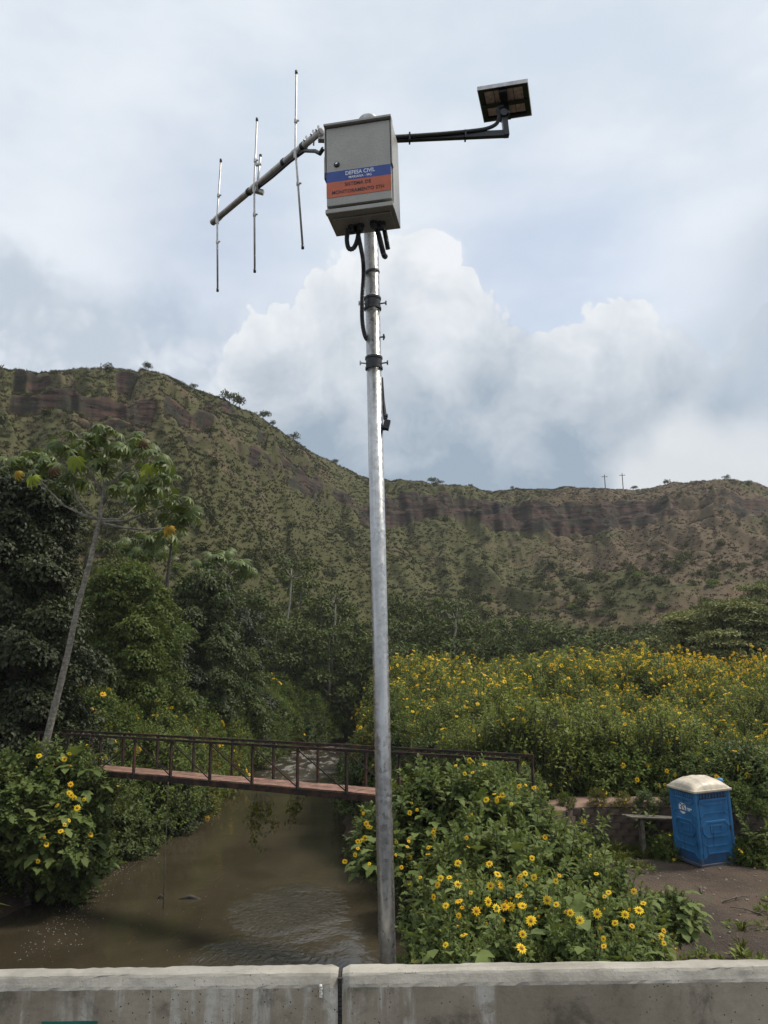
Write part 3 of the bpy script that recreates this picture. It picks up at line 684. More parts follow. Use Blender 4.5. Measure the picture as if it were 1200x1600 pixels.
    for sy in (-1, 1): fb.box((0, sy*(ph/2-0.005-0.012), -ft/2+0.004), (pw-0.010, 0.024, 0.003))
    for sx in (-1, 1): fb.box((sx*(pw/2-0.005-0.012), 0, -ft/2+0.004), (0.024, ph-0.058, 0.003))
    fb.build('frame_flange', 'black_steel', pn)
    MB().box((0, 0, 0.006), (pw-0.011, ph-0.011, 0.006)).build('glass_sheet', 'black_steel', pn)
    nx_, ny_ = 4, 6
    for i in range(nx_):
        for j in range(ny_):
            w1, h1 = (pw-0.07)/nx_, (ph-0.07)/ny_
            MB().box((-pw/2+0.035+w1*(i+.5), -ph/2+0.035+h1*(j+.5), 0.0018), (w1-0.004, h1-0.003, 0.002)).build('cell', 'cell_back', pn)
    cr = MB().box((0, 0.01, -ft/2-0.004), (0.042, ph-0.03, 0.010)); cr.box((0, 0.005, -ft/2-0.0005), (pw-0.03, 0.034, 0.003)); cr.build('cross_bracket', 'black_steel', pn)
    MB().box((0.0, -ph/2+0.055, -ft/2-0.012), (0.05, 0.07, 0.018)).build('junction_box', 'black_plastic', pn, bevel=0.003)
    # tilting head between post and panel
    hd = MB().tube([up1+Vector((-0.02, -0.035, -0.012)), up1+Vector((-0.02, 0.035, -0.012))], 0.024, 14); hd.beam(up1+Vector((-0.016, 0, -0.03)), ctr+Vector((0.0, 0.02, -0.012)), 0.05, 0.036, (0, 1, 0)); hd.tube([up1+Vector((0.01, -0.045, -0.02)), up1+Vector((0.0, 0.045, -0.02))], 0.009, 8)
    B(hd, 'tilt_head', 'black_steel')
    # ---- Yagi antenna
    b0, b1 = P(501.5, 205, Y=4.17), P(333, 347, Y=5.18); bd = (b1-b0).normalized()
    an = thing('antenna', None, None, tuple(b0)); an.parent = st; an.matrix_parent_inverse = inv
    loc = lambda p: Vector(p)-b0
    bo = MB().tube([Vector((0, 0, 0)), loc(b1)], 0.0215, 18); bo.build('boom', 'alu_dull', an, True)
    lathe(MB(), loc(b1)-bd*0.006, [(0.0235, 0), (0.0235, 0.014), (0.015, 0.016)], 18, bd).build('boom_cap', 'alu_dull', an)
    lathe(MB(), -bd*0.004, [(0.012, 0), (0.0205, 0.0005), (0.0205, 0.004)], 18, bd).build('boom_plug', 'black_plastic', an)
    def elem(pt, pb, pm, name='antenna_element'):
        from mathutils import geometry as G
        r = ray(*pm).normalized(); a, b = G.intersect_line_line(Vector((0, 0, 0)), r*10, b0, b1)
        c = b+Vector((0.0, -0.030, 0.0))
        zt, zb = P(pt[0], pt[1], Y=c.y), P(pb[0], pb[1], Y=c.y)
        e = MB().tube([loc(zb), loc(c), loc(zt)], 0.0068, 10); eo = e.build(name, 'alu', an, True)
        for h, s in ((zt, 1), (zb, -1)):
            MB().tube([loc(h)-Vector((0, 0, s*0.012)), loc(h)+Vector((0, 0, s*0.012))], 0.0092, 10).build('tip_cap', 'black_plastic', eo, True)
        for t in (0.36, -0.36):
            h = c.lerp(zt, t) if t > 0 else c.lerp(zb, -t)
            cc = MB().tube([loc(h)-Vector((0, 0, 0.012)), loc(h)+Vector((0, 0, 0.012))], 0.0105, 10); cc.tube([loc(h), loc(h)+Vector((0.022, -0.006, 0))], 0.006, 8); cc.build('collar', 'alu_dull', eo)
        # saddle on the boom
        sd = MB().tube([loc(b)-bd*0.028, loc(b)+bd*0.028], 0.0245, 16); sd.tube([loc(b)-bd*0.02+Vector((0, 0, 0.03)), loc(b)-bd*0.02-Vector((0, 0, 0.03))], 0.006, 8); sd.tube([loc(b)+bd*0.02+Vector((0, 0, 0.03)), loc(b)+bd*0.02-Vector((0, 0, 0.03))], 0.006, 8)
        sd.box(loc(c)+Vector((0, 0.008, -0.03)), (0.022, 0.02, 0.06)); sd.build('saddle', 'alu_dull', an)
        return b
    e1 = elem((463, 113), (473, 386), (466, 243)); e2 = elem((401.5, 187), (398, 423), (400, 294)); e3 = elem((345, 251), (340, 453), (342, 342))
    # gamma match rod of the driven element
    gc = e2+bd*-0.03; gt = P(407, 243, Y=gc.y-0.03); gb = P(401, 300, Y=gc.y-0.03)
    g = MB().tube([loc(gb), loc(gt)], 0.008, 10); g.build('gamma_rod', 'alu', an, True)
    lathe(MB(), loc(gt)-Vector((0, 0, 0.008)), [(0.010, 0), (0.010, 0.014)], 10).build('tip_cap', 'black_plastic', an)
    gb2 = MB().beam(loc(P(399, 258, Y=gc.y-0.03)), loc(P(408, 256, Y=gc.y-0.03)), 0.018, 0.018); gb2.build('gamma_bar', 'alu_dull', an, bevel=0.003)
    MB().box(loc(e2)+Vector((0.035, -0.02, -0.05)), (0.06, 0.035, 0.03), Matrix.Rotation(0.3, 3, 'Y')).build('feed_box', 'alu_dull', an, bevel=0.004)
    # feeder cable strapped below the boom
    L = (b1-b0).length; dn = Vector((0, 0, -0.030))
    fc = MB().tube([loc(e2)+dn+Vector((0.03, 0, -0.02)), bd*(L*0.55)+dn, bd*(L*0.4)+dn*1.25, bd*(L*0.25)+dn*1.1, bd*(L*0.13)+dn*1.35, loc(P(492, 236, Y=4.15)), loc(P(500, 240, Y=4.12)), loc(P(505, 232, Y=4.08))], [0.008, 0.009, 0.009, 0.009, 0.011, 0.012, 0.013, 0.013], 9); fc.build('feeder_cable', 'black_plastic', an, True)
    for t in (0.14, 0.30, 0.62): lathe(MB(), bd*(L*t)-bd*0.014, [(0.0225, 0), (0.026, 0.002), (0.026, 0.026), (0.0225, 0.028)], 16, bd).build('strap', 'black_plastic', an)
    # U-bolts that hold the boom to the pole, and the stub arm
    ub = MB()
    for t in (0.02, 0.06, 0.115):
        c = bd*L*t; ub.tube([c+Vector((-0.012, -0.03, 0.0)), c+Vector((-0.006, 0, 0.032)), c+Vector((0.004, 0.03, 0.0)), c+Vector((0.0, 0.03, -0.03))], 0.006, 8); ub.tube([c+Vector((0, 0, 0.025)), c+Vector((0, 0, 0.052))], 0.007, 8)
    ub.build('u_bolt', 'alu', an)
    MB().beam(loc(b0)+Vector((-0.02, 0.035, -0.02)), loc(Vector((-0.03, 4.235, b0.z-0.02))), 0.04, 0.04).build('stub_arm', 'galvanised', an)
build_station()

# ================================================================== FOOTBRIDGE
def build_footbridge():
    fb = thing('footbridge', 'narrow rusty steel footbridge with open railings across the brown river', 'footbridge', (-2.8, 24.0, -3.55))
    inv = Matrix.Translation(-fb.location)
    A, Bp = Vector((3.3, 19.95, -3.52)), Vector((-17.0, 31.85, -3.44))
    d = (Bp-A); L = d.length; d.normalize(); nrm = Vector((-d.y, d.x, 0)).normalized()
    if nrm.y < 0: nrm = -nrm
    wd = 1.02; rise = Vector((0, 0, 1.17))
    def B(mb, name, mat='rusty_steel', bevel=0):
        o = mb.build(name, mat, fb, False, bevel); o.matrix_parent_inverse = inv; return o
    rng = random.Random(5)
    for side in (0, 1):
        o = nrm*(wd*side)
        B(MB().beam(A+o+rise, Bp+o+rise, 0.075, 0.075), 'top_rail')
        B(MB().beam(A+o-Vector((0, 0, 0.06)), Bp+o-Vector((0, 0, 0.06)), 0.06, 0.17), 'girder')
        step = 1.70; n = int(L/step)
        for k in range(n+1):
            b = A+o+d*(k*step+0.05); t = b+rise
            B(MB().beam(b-Vector((0, 0, 0.05)), t-Vector((0, 0, 0.036)), 0.085, 0.055, tuple(d)), 'post')
            if k < n and k > 0 and side == 0:
                c = A+o+d*((k+1)*step+0.05)
                s = MB().beam(b+Vector((0, 0, 1.10))+nrm*(0.012 if side else -0.012), c+Vector((0, 0, 0.06))+nrm*(0.012 if side else -0.012), 0.018, 0.035) if k*step > 13.5 else MB().beam(b+Vector((0, 0, 0.06)), c+Vector((0, 0, 1.10)), 0.018, 0.035)
                B(s, 'brace')
        # second thin rod beside each brace
        for k in range(1, n):
            b = A+o+d*(k*step+0.10); c = A+o+d*((k+1)*step-0.02)
            if side == 0 and k*step < 13.5: B(MB().tube([b+Vector((0, 0, 0.16)), c+Vector((0, 0, 1.12))], 0.008, 6), 'tie_rod')
    # deck plates
    pl = 0.62; n = int(L/pl)
    for k in range(n):
        c = A+d*(pl*(k+.5))+nrm*(wd/2)+Vector((0, 0, 0.045+rng.uniform(-0.006, 0.006)))
        m = MB().beam(c-d*(pl/2-0.006), c+d*(pl/2-0.006), wd-0.07, 0.018); B(m, 'deck_plate', 'deck_rust')
    for k in range(0, n, 4): B(MB().beam(A+d*(pl*k+0.1)-Vector((0, 0, 0.045)), A+d*(pl*k+0.1)+nrm*wd-Vector((0, 0, 0.045)), 0.06, 0.08), 'cross_member')
    # abutment blocks
    for e, s in ((A, 1), (Bp, -1)):
        ab = MB().box(Vector(e)+d*s*0.75+nrm*0.5+Vector((0, 0, -1.35)), (1.3, 1.1, 2.2), Matrix.Rotation(math.atan2(d.y, d.x), 3, 'Z')); B(ab, 'abutment', 'mortar')
    return A, d, nrm
FA, FD, FN = build_footbridge()

# rope hanging from the bridge into the water
r0 = P(263, 1222, Y=25.9); r1 = P(262, 1250, Y=25.9); r2 = P(258, 1340, Y=26.1); r3 = P(255, 1418, Y=26.35)
tag(MB().tube([r0, r1, r2, Vector((r3.x, r3.y, WATER_Z-0.3))], 0.016, 6).build('rope', 'rope', None, True), 'long pale rope hanging from the footbridge into the river', 'rope')
k1 = P(250, 1404, Z=WATER_Z)
dr_ = MB().tube([k1+Vector((-0.1, 0, -0.1)), k1+Vector((0.02, 0, 0.12)), k1+Vector((0.10, 0.05, 0.02)), k1+Vector((0.2, 0, -0.12))], [0.05, 0.045, 0.04, 0.02], 7); dr_.tube([k1+Vector((0, 0, 0.08)), k1+Vector((0.12, 0.1, 0.22))], [0.02, 0.008], 6)
tag(dr_.build('driftwood', 'bark_dark', None, True), 'dark snagged stick in the water at the rope end', 'driftwood')
s0 = P(300, 1405, Z=WATER_Z)
tag(MB().tube([s0+Vector((-0.45, 0, -0.06)), s0+Vector((-0.1, 0.1, 0.05)), s0+Vector((0.35, 0.0, -0.06))], [0.06, 0.09, 0.05], 8).build('river_stone', 'bark_dark', None, True), 'low dark stone breaking the water between rope and ripples', 'stone')

# ================================================================== PORTABLE TOILET
def build_toilet():
    c0 = Vector((8.83, 23.15, -5.72))
    yaw = R(16.0); W, Dp, H = 1.16, 1.16, 2.03
    t = thing('portable_toilet', 'leaning blue portable toilet with cream domed roof on the dirt yard', 'portable toilet', tuple(c0), rot=(R(1.0), R(-1.9), yaw))
    # local frame: x along the front face, y back, z up; origin at the near bottom corner
    def panel(name, ax, mats):
        """one moulded wall; ax = 0 front face (y=0), 1 left side (x=0)"""
        w = W if ax == 0 else Dp
        def pt(u, v, o): return (u, -o, v) if ax == 0 else (-o, u, v)
        flip = ax == 1
        def slab(mb, poly, o0, o1):
            n = len(poly); vs = [pt(u, v, o0) for u, v in poly]+[pt(u, v, o1) for u, v in poly]
            fs = [tuple(range(n, 2*n))]+[(i, (i+1) % n, (i+1) % n+n, i+n) for i in range(n)]
            if flip: fs = [tuple(reversed(f)) for f in fs]
            return mb.add(vs, fs)
        base = slab(MB(), [(0.05, 0.10), (w-0.05, 0.10), (w-0.05, H), (0.05, H)], -0.03, 0.0).build(name, 'blue_plastic', t)
        def ring(poly, th, o0, o1, nm, mat='blue_plastic'):
            cx = sum(p[0] for p in poly)/len(poly); cy_ = sum(p[1] for p in poly)/len(poly)
            sx = 1-th/(max(p[0] for p in poly)-cx); sy = 1-th/(max(p[1] for p in poly)-cy_)
            inn = [(cx+(a-cx)*sx, cy_+(b-cy_)*sy) for a, b in poly]; n = len(poly)
            vs = [pt(a, b, o0) for a, b in poly]+[pt(a, b, o0) for a, b in inn]+[pt(cx+(a-cx)*(1-0.02), cy_+(b-cy_)*(1-0.02), o1) for a, b in poly]+[pt(cx+(a-cx)*(sx+0.02), cy_+(b-cy_)*(sy+0.02), o1) for a, b in inn]
            fs = []
            for i in range(n):
                j = (i+1) % n
                fs += [(i, j, j+2*n, i+2*n), (n+j, n+i, i+3*n, j+3*n), (i+2*n, j+2*n, j+3*n, i+3*n)]
            if flip: fs = [tuple(reversed(f)) for f in fs]
            MB().add(vs, fs).build(nm, mat, base, bevel=0.004)
        m, e = 0.12, w-0.12; x1, x2 = m+0.12, e-0.12
        oct_ = [(m, 0.93), (x1, 0.80), (x2, 0.80), (e, 0.93), (e, 1.12), (x2, 1.25), (x1, 1.25), (m, 1.12)]
        ring(oct_, 0.035, 0.0, 0.028, 'moulded_ring')
        ring([(w*0.34, 0.90), (w*0.69, 0.90), (w*0.69, 1.13), (w*0.34, 1.13)], 0.03, 0.0, 0.022, 'moulded_frame')
        def wave(pts, nm, th=0.035, mat='blue_plastic'):
            mb = MB()
            for (a, b) in zip(pts[:-1], pts[1:]):
                A, B_ = Vector(pt(a[0], a[1], 0.006)), Vector(pt(b[0], b[1], 0.006)); mb.beam(A, B_, 0.026, th, (0, 0, 1))
            mb.build(nm, mat, base)
        wave([(m-0.02, 1.36), (x1, 1.46), (x2, 1.46), (e+0.02, 1.36)], 'moulded_rib')
        wave([(m-0.02, 1.80), (x1, 1.69), (x2, 1.69), (e+0.02, 1.80)], 'moulded_rib')
        wave([(m-0.02, 0.68), (x1, 0.57), (x2, 0.57), (e+0.02, 0.68)], 'moulded_rib')
        wave([(m-0.02, 0.24), (x1, 0.38), (x2, 0.38), (e+0.02, 0.24)], 'moulded_rib')
        slab(MB(), [(m, 0.13), (e, 0.13), (e, 0.24), (x2, 0.36), (x1, 0.36), (m, 0.24)], 0.0, 0.006).build('kick_panel', 'blue_plastic_dirty', base)
        # vent opening under the roof: dark slot with louvres and a sill
        slab(MB(), [(m, 1.84), (e, 1.84), (e, 1.985), (m, 1.985)], 0.0, 0.003).build('vent_recess', 'black_plastic' if ax == 0 else 'blue_plastic_dirty', base)
        for k in range(9):
            u = m+(e-m)*(k+0.5)/9; slab(MB(), [(u-0.03, 1.87), (u+0.03, 1.87), (u+0.03, 1.98), (u-0.03, 1.98)], 0.003, 0.012).build('vent_slat', 'blue_plastic_dirty' if ax == 0 else 'blue_plastic', base)
        slab(MB(), [(m-0.01, 1.795), (e+0.01, 1.795), (e+0.01, 1.845), (m-0.01, 1.845)], 0.0, 0.03).build('vent_sill', 'blue_plastic', base)
        return base
    panel('front_panel', 0, None); sp = panel('side_panel', 1, None)
    MB().box((W/2, Dp+0.0, (H+0.1)/2), (W-0.1, 0.03, H-0.1)).build('rear_panel', 'blue_plastic', t); MB().box((W, Dp/2, (H+0.1)/2), (0.03, Dp-0.1, H-0.1)).build('side_panel', 'blue_plastic', t)
    for x in (0, W):
        for y in (0, Dp):
            sx, sy = (1 if x == 0 else -1), (1 if y == 0 else -1)
            MB().box((x+sx*0.022, y+sy*0.022, H/2+0.02), (0.078, 0.078, H-0.02)).build('corner_post', 'blue_plastic', t, bevel=0.018)
    MB().box((W/2, Dp/2, 0.065), (W+0.06, Dp+0.06, 0.09)).build('base_tray', 'blue_plastic', t, bevel=0.015)
    for y in (0.1, Dp-0.1): MB().box((W/2, y, 0.0), (W+0.10, 0.09, 0.06)).build('skid', 'black_plastic', t, bevel=0.008)
    for z in (0.35, 1.05, 1.75): MB().box((0.055, -0.012, z), (0.03, 0.03, 0.12)).build('hinge', 'blue_plastic_dirty', t, bevel=0.004)
    MB().box((W-0.115, -0.022, 1.02), (0.045, 0.03, 0.13)).build('door_latch', 'black_plastic', t, bevel=0.006)
    for z0, z1, x in ((0.12, H-0.03, 0.085), (0.12, H-0.03, W-0.085)): MB().box((x, -0.003, (z0+z1)/2), (0.012, 0.008, z1-z0)).build('door_seam', 'blue_plastic_dirty', t)
    # roof: rim and ribbed dome
    MB().box((W/2, Dp/2, H+0.03), (W+0.13, Dp+0.13, 0.075)).build('roof_rim', 'roof_plastic', t, bevel=0.02)
    n = 40; V = []; F = []
    for i in range(n+1):
        for j in range(n+1):
            u, v = i/n*2-1, j/n*2-1
            e = (1-abs(u)**2.6)*(1-abs(v)**2.6); prof = max(0, e)**0.5
            rib = 0.012*max(0, math.cos(u*5*math.pi))**3*prof*(1 if abs(u) < 0.85 else 0)
            ridge = 0.018*max(0, 1-abs(v)*14)*prof
            V.append((W/2+u*(W/2+0.035), Dp/2+v*(Dp/2+0.035), H+0.066+0.285*prof*(1-0.10*u*u-0.08*v*v)+rib+ridge))
    for i in range(n):
        for j in range(n): a = i*(n+1)+j; F.append((a, a+n+1, a+n+2, a+1))
    mb = MB(); mb.v = V; mb.f = F; mb.build('roof_dome', 'roof_plastic', t, True)
    vp = MB().tube([(W-0.03, 0.30, H+0.05), (W-0.03, 0.30, H+0.17)], 0.055, 14); lathe(vp, (W-0.03, 0.30, H+0.15), [(0.06, 0), (0.095, 0.03), (0.10, 0.07), (0.08, 0.12), (0.03, 0.145)], 16); vp.build('vent_cap', 'blue_plastic', t, True)
    # sign on the side panel: white roundel with a figure and a small line of writing
    lg = lathe(MB(), (-0.006, 0.62, 1.535), [(0.165, 0), (0.165, 0.004)], 28, Vector((-1, 0, 0))); lo = lg.build('logo_disc', 'letter_white', sp)
    tx = text_mesh('3S', 0.30, 'logo_figure', 'blue_plastic', sp, (-0.0125, 0.62, 1.535), 0.25); tx.rotation_euler = (0, 0, -math.pi/2)
    wr = MB()
    for k, (u0, u1) in enumerate(((0.20, 0.25), (0.26, 0.33), (0.34, 0.40))):
        wr.box((-0.008, 0.62-(u0+u1)/2-0.005, 1.55), (0.006, u1-u0-0.008, 0.04)); 
    wr.box((-0.008, 0.62-0.28, 1.505), (0.006, 0.10, 0.025)); wr.build('logo_writing', 'letter_white', sp)
build_toilet()

# ================================================================== PATH, RETAINING WALL, TABLE
def build_path_wall():
    xs = np.concatenate([np.arange(2.8, 16, 0.25)]); pts = [(x, float(wall_y(np.array([x]))[0])) for x in xs]
    mb = MB(); nrow = len(pts)
    cross = [(-0.06, -0.02), (0.05, 0.06), (0.5, 0.075), (1.0, 0.07), (1.5, 0.05), (1.9, -0.05), (2.3, -0.25)]
    V = []
    for (x, y) in pts:
        for (o, h) in cross:
            zz = -4.40+h+0.02*float(fbm(np.array([x*0.9]), np.array([o*1.5]), 6, 2)[0]) - max(0, x-10)*0.03 + max(0, 4.6-x)*0.45
            V.append((x, y+o, zz))
    n = len(cross); F = [(i*n+j, (i+1)*n+j, (i+1)*n+j+1, i*n+j+1) for i in range(nrow-1) for j in range(n-1)]
    mb.v = V; mb.f = F; struct(mb.build('footpath', 'path_soil', None, True))
    wl = thing('retaining_wall', 'low dark brick retaining wall under the red footpath behind the toilet', 'wall', (8.0, 25.3, -5.8)); inv = Matrix.Translation(-wl.location)
    rng = random.Random(11); core = MB()
    for (a, b) in zip(pts[:-1], pts[1:]):
        core.beam((a[0], a[1]+0.02, -5.25), (b[0], b[1]+0.02, -5.25), 0.14, 1.62)
    o = core.build('wall_core', 'mortar', wl); o.matrix_parent_inverse = inv
    meshes = []
    for k in range(5):
        mm = MB().box((0, 0, 0), (0.385+rng.uniform(-.02, .02), 0.14, 0.185+rng.uniform(-.01, .01))); me = bpy.data.meshes.new('brick'); me.from_pydata(mm.v, [], mm.f); me.materials.append(M['brick']); me.update(); meshes.append(me)
    cum = [0]
    for (a, b) in zip(pts[:-1], pts[1:]): cum.append(cum[-1]+math.dist(a, b))
    for row in range(6):
        s = 0.2 if row % 2 else 0.0
        while s+0.4 < cum[-1]:
            m = s+0.2; x = float(np.interp(m, cum, [p[0] for p in pts])); y = float(np.interp(m, cum, [p[1] for p in pts])); x2 = float(np.interp(m+0.1, cum, [p[0] for p in pts])); y2 = float(np.interp(m+0.1, cum, [p[1] for p in pts]))
            if x > 4.6 and rng.random() > 0.03:
                q = bpy.data.objects.new('brick', meshes[rng.randrange(5)]); COL.objects.link(q); q.parent = wl; q.matrix_parent_inverse = inv
                q.location = (x+rng.uniform(-.006, .006), y-0.085+rng.uniform(-.012, .012), -4.545-row*0.2-max(0, x-10)*0.03); q.rotation_euler = (0, rng.uniform(-.02, .02), math.atan2(y2-y, x2-x)+rng.uniform(-.03, .03))
            s += 0.4
build_path_wall()
def build_table():
    a, b = P(984, 1277, Y=24.35), P(1146, 1283, Y=24.9)
    t = thing('wooden_table', 'weathered narrow plank table on wooden posts beside the blue toilet', 'table', (a.x+0.4, a.y, gz(a.x+0.4, a.y))); inv = Matrix.Translation(-t.location)
    def B(mb, n): o = mb.build(n, 'old_wood', t, False, 0.006); o.matrix_parent_inverse = inv
    d = (b-a).normalized(); s = Vector((-d.y, d.x, 0)).normalized()
    for k in range(3): B(MB().beam(a+s*0.14*k+Vector((0, 0, 0.004*k))-d*0.05*k, b+s*0.14*k, 0.132, 0.045), 'plank')
    for u, k in ((0.40, 0.06), (0.46, 0.27), (3.0, 0.06), (3.0, 0.27)):
        p = a+d*u+s*k; B(MB().beam((p.x+0.02, p.y, gz(p.x, p.y)-0.3), (p.x, p.y, p.z-0.022), 0.11, 0.10, (0, 1, 0)), 'leg')
build_table()
# ================================================================== VEGETATION TOOLS
def T_lobed():
    V = np.array([(0, 0, 0), (0, .3, -.02), (0, .62, -.03), (0, 1, -.20), (.20, .12, .05), (.45, .47, .02), (.18, .50, .04), (.23, .74, -.02), (-.20, .12, .05), (-.45, .47, .02), (-.18, .50, .04), (-.23, .74, -.02)], float)
    F = np.array([(0, 4, 1), (4, 5, 1), (5, 6, 1), (1, 6, 2), (6, 7, 2), (7, 3, 2), (0, 1, 8), (8, 1, 9), (9, 1, 10), (1, 2, 10), (10, 2, 11), (11, 2, 3)])
    return V, F
def T_kite(w=.28, fold=.07, droop=-.15):
    return np.array([(0, 0, 0), (w, .45, fold), (0, 1, droop), (-w, .45, fold), (0, .5, 0)], float), np.array([(0, 1, 4), (1, 2, 4), (0, 4, 3), (4, 2, 3)])
def T_kite2(w=.30):
    return np.array([(0, 0, 0), (w, .45, .06), (0, 1, -.12), (-w, .45, .06)], float), np.array([(0, 1, 2), (0, 2, 3)])
def T_petals(n=12, layers=1):
    V = [(0, 0, .0)]; F = []
    for k in range(n):
        a = 2*math.pi*k/n; c, s = math.cos(a), math.sin(a); w = math.pi/n*0.92
        i = len(V)
        ln = 1.0+0.10*math.sin(k*2.3)
        V += [(.22*c, .22*s, .02), (.66*math.cos(a-w), .66*math.sin(a-w), .05+.05*math.sin(k*1.7)), (ln*c, ln*s, -.06+.07*math.sin(k*3.1)), (.66*math.cos(a+w), .66*math.sin(a+w), .05+.05*math.sin(k*1.7)), (.64*c, .64*s, .015)]
        F += [(i, i+1, i+4), (i+1, i+2, i+4), (i, i+4, i+3), (i+4, i+2, i+3)]
    return np.array(V, float), np.array(F)
def T_disc(n=10):
    V = [(0, 0, .20)]; F = []
    for (r, z) in ((.20, .16), (.29, .03)):
        for k in range(n): V.append((r*math.cos(2*math.pi*k/n), r*math.sin(2*math.pi*k/n), z))
    for k in range(n):
        j = (k+1) % n; F += [(0, 1+k, 1+j), (1+k, 1+n+k, 1+n+j), (1+k, 1+n+j, 1+j)]
    return np.array(V, float), np.array(F)

def norm(v): return v/np.maximum(np.linalg.norm(v, axis=-1, keepdims=True), 1e-9)
def stamp(T, O, D, U, S, tint=None):
    """copies of a template at origins O, long axis D, normal near U, size S"""
    V, F = T; D = norm(D); X = norm(np.cross(D, U)); Z = np.cross(X, D); n, k = len(O), len(V)
    W = O[:, None]+S[:, None, None]*(V[None, :, 0:1]*X[:, None]+V[None, :, 1:2]*D[:, None]+V[None, :, 2:3]*Z[:, None])
    FF = (F[None]+(np.arange(n)*k)[:, None, None]).reshape(-1, F.shape[1])
    t = np.repeat(tint if tint is not None else np.zeros(n), k)
    return W.reshape(-1, 3), FF, t
class Leafy:
    """gathers stamped geometry by material"""
    def __init__(s): s.V = []; s.F = []; s.t = []; s.m = []; s.n = 0; s.mats = []
    def add(s, vft, mat):
        V, F, t = vft
        if len(V) == 0: return s
        if mat not in s.mats: s.mats.append(mat)
        s.V.append(V); s.F.append(F+s.n); s.t.append(t); s.m.append(np.full(len(F), s.mats.index(mat))); s.n += len(V); return s
    def stems(s, A, B, ra, rb, mat='stem'):
        A, B = np.asarray(A, float), np.asarray(B, float); n = len(A); d = norm(B-A); ref = np.where(np.abs(d[:, 2:3]) > .9, np.array([[1., 0, 0]]), np.array([[0, 0, 1.]]))
        x = norm(np.cross(d, ref)); y = np.cross(d, x); P_ = []
        ra = np.broadcast_to(np.asarray(ra, float), (n,)); rb = np.broadcast_to(np.asarray(rb, float), (n,))
        for (c, r) in ((A, ra), (B, rb)):
            for k in range(3):
                a = 2*math.pi*k/3; P_.append(c+r[:, None]*(math.cos(a)*x+math.sin(a)*y))
        V = np.stack(P_, 1).reshape(-1, 3); f = np.array([(0, 1, 4), (0, 4, 3), (1, 2, 5), (1, 5, 4), (2, 0, 3), (2, 3, 5)])
        return s.add((V, (f[None]+(np.arange(n)*6)[:, None, None]).reshape(-1, 3), np.full(len(V), .3)), mat)
    def mesh(s, name):
        return np_mesh(name, np.concatenate(s.V), np.concatenate(s.F), s.mats, np.concatenate(s.m), np.concatenate(s.t))
GA = 2.399963
def shoots(L, rng, base, d, ln, nl, size, T, mat, stem=True, hang=0.5, smin=.4):
    """leafy shoots: leaves spiral up each stem, big and drooping low, small at the tip"""
    base = np.asarray(base, float); d = norm(np.asarray(d, float)); n = len(base); ln = np.broadcast_to(ln, (n,))
    ref = np.where(np.abs(d[:, 2:3]) > .9, np.array([[1., 0, 0]]), np.array([[0, 0, 1.]])); x = norm(np.cross(d, ref)); y = np.cross(d, x)
    ph = rng.random(n)*6.28; sh_t = rng.random(n)
    for j in range(nl):
        f = (j+.5)/nl; a = ph+j*GA+rng.normal(0, .25, n); rad = np.cos(a)[:, None]*x+np.sin(a)[:, None]*y
        el = 1.45-1.05*f+rng.normal(0, .15, n)
        dd = norm(d*np.cos(el)[:, None]+rad*np.sin(el)[:, None]); dd[:, 2] -= hang*(1-f)*rng.random(n)+0.05; dd = norm(dd)
        O = base+d*(ln*(.22+.78*f))[:, None]+rad*(0.06*size)
        up = norm(d*0.6+np.array([[0, 0, 1.]])+rng.normal(0, .25, (n, 3)))
        S = size*(1.0-(1-smin)*f)*rng.uniform(.75, 1.2, n)
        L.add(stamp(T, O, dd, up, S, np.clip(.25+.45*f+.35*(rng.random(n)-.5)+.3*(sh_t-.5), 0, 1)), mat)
    if stem: L.stems(base-d*(ln*.25)[:, None], base+d*(ln*.97)[:, None], .012*size/.2, .005*size/.2)
    return base+d*ln[:, None]
def dome_pts(rng, n, r, h, zlo=.05, lump=.16):
    """points and outward normals on a lumpy half ellipsoid"""
    u = rng.uniform(zlo, 1, n); a = rng.uniform(0, 2*math.pi, n); q = np.sqrt(np.maximum(0, 1-u*u))
    k = 1+lump*(np.sin(a*3+u*4+rng.random()*6)+np.sin(a*5-u*7+rng.random()*6))*.5+rng.normal(0, .05, n)
    p = np.stack([r*q*np.cos(a)*k, r*q*np.sin(a)*k, h*u*(.9+.1*k)], 1)
    nn = norm(np.stack([q*np.cos(a)/r, q*np.sin(a)/r, u/h], 1)); return p, nn

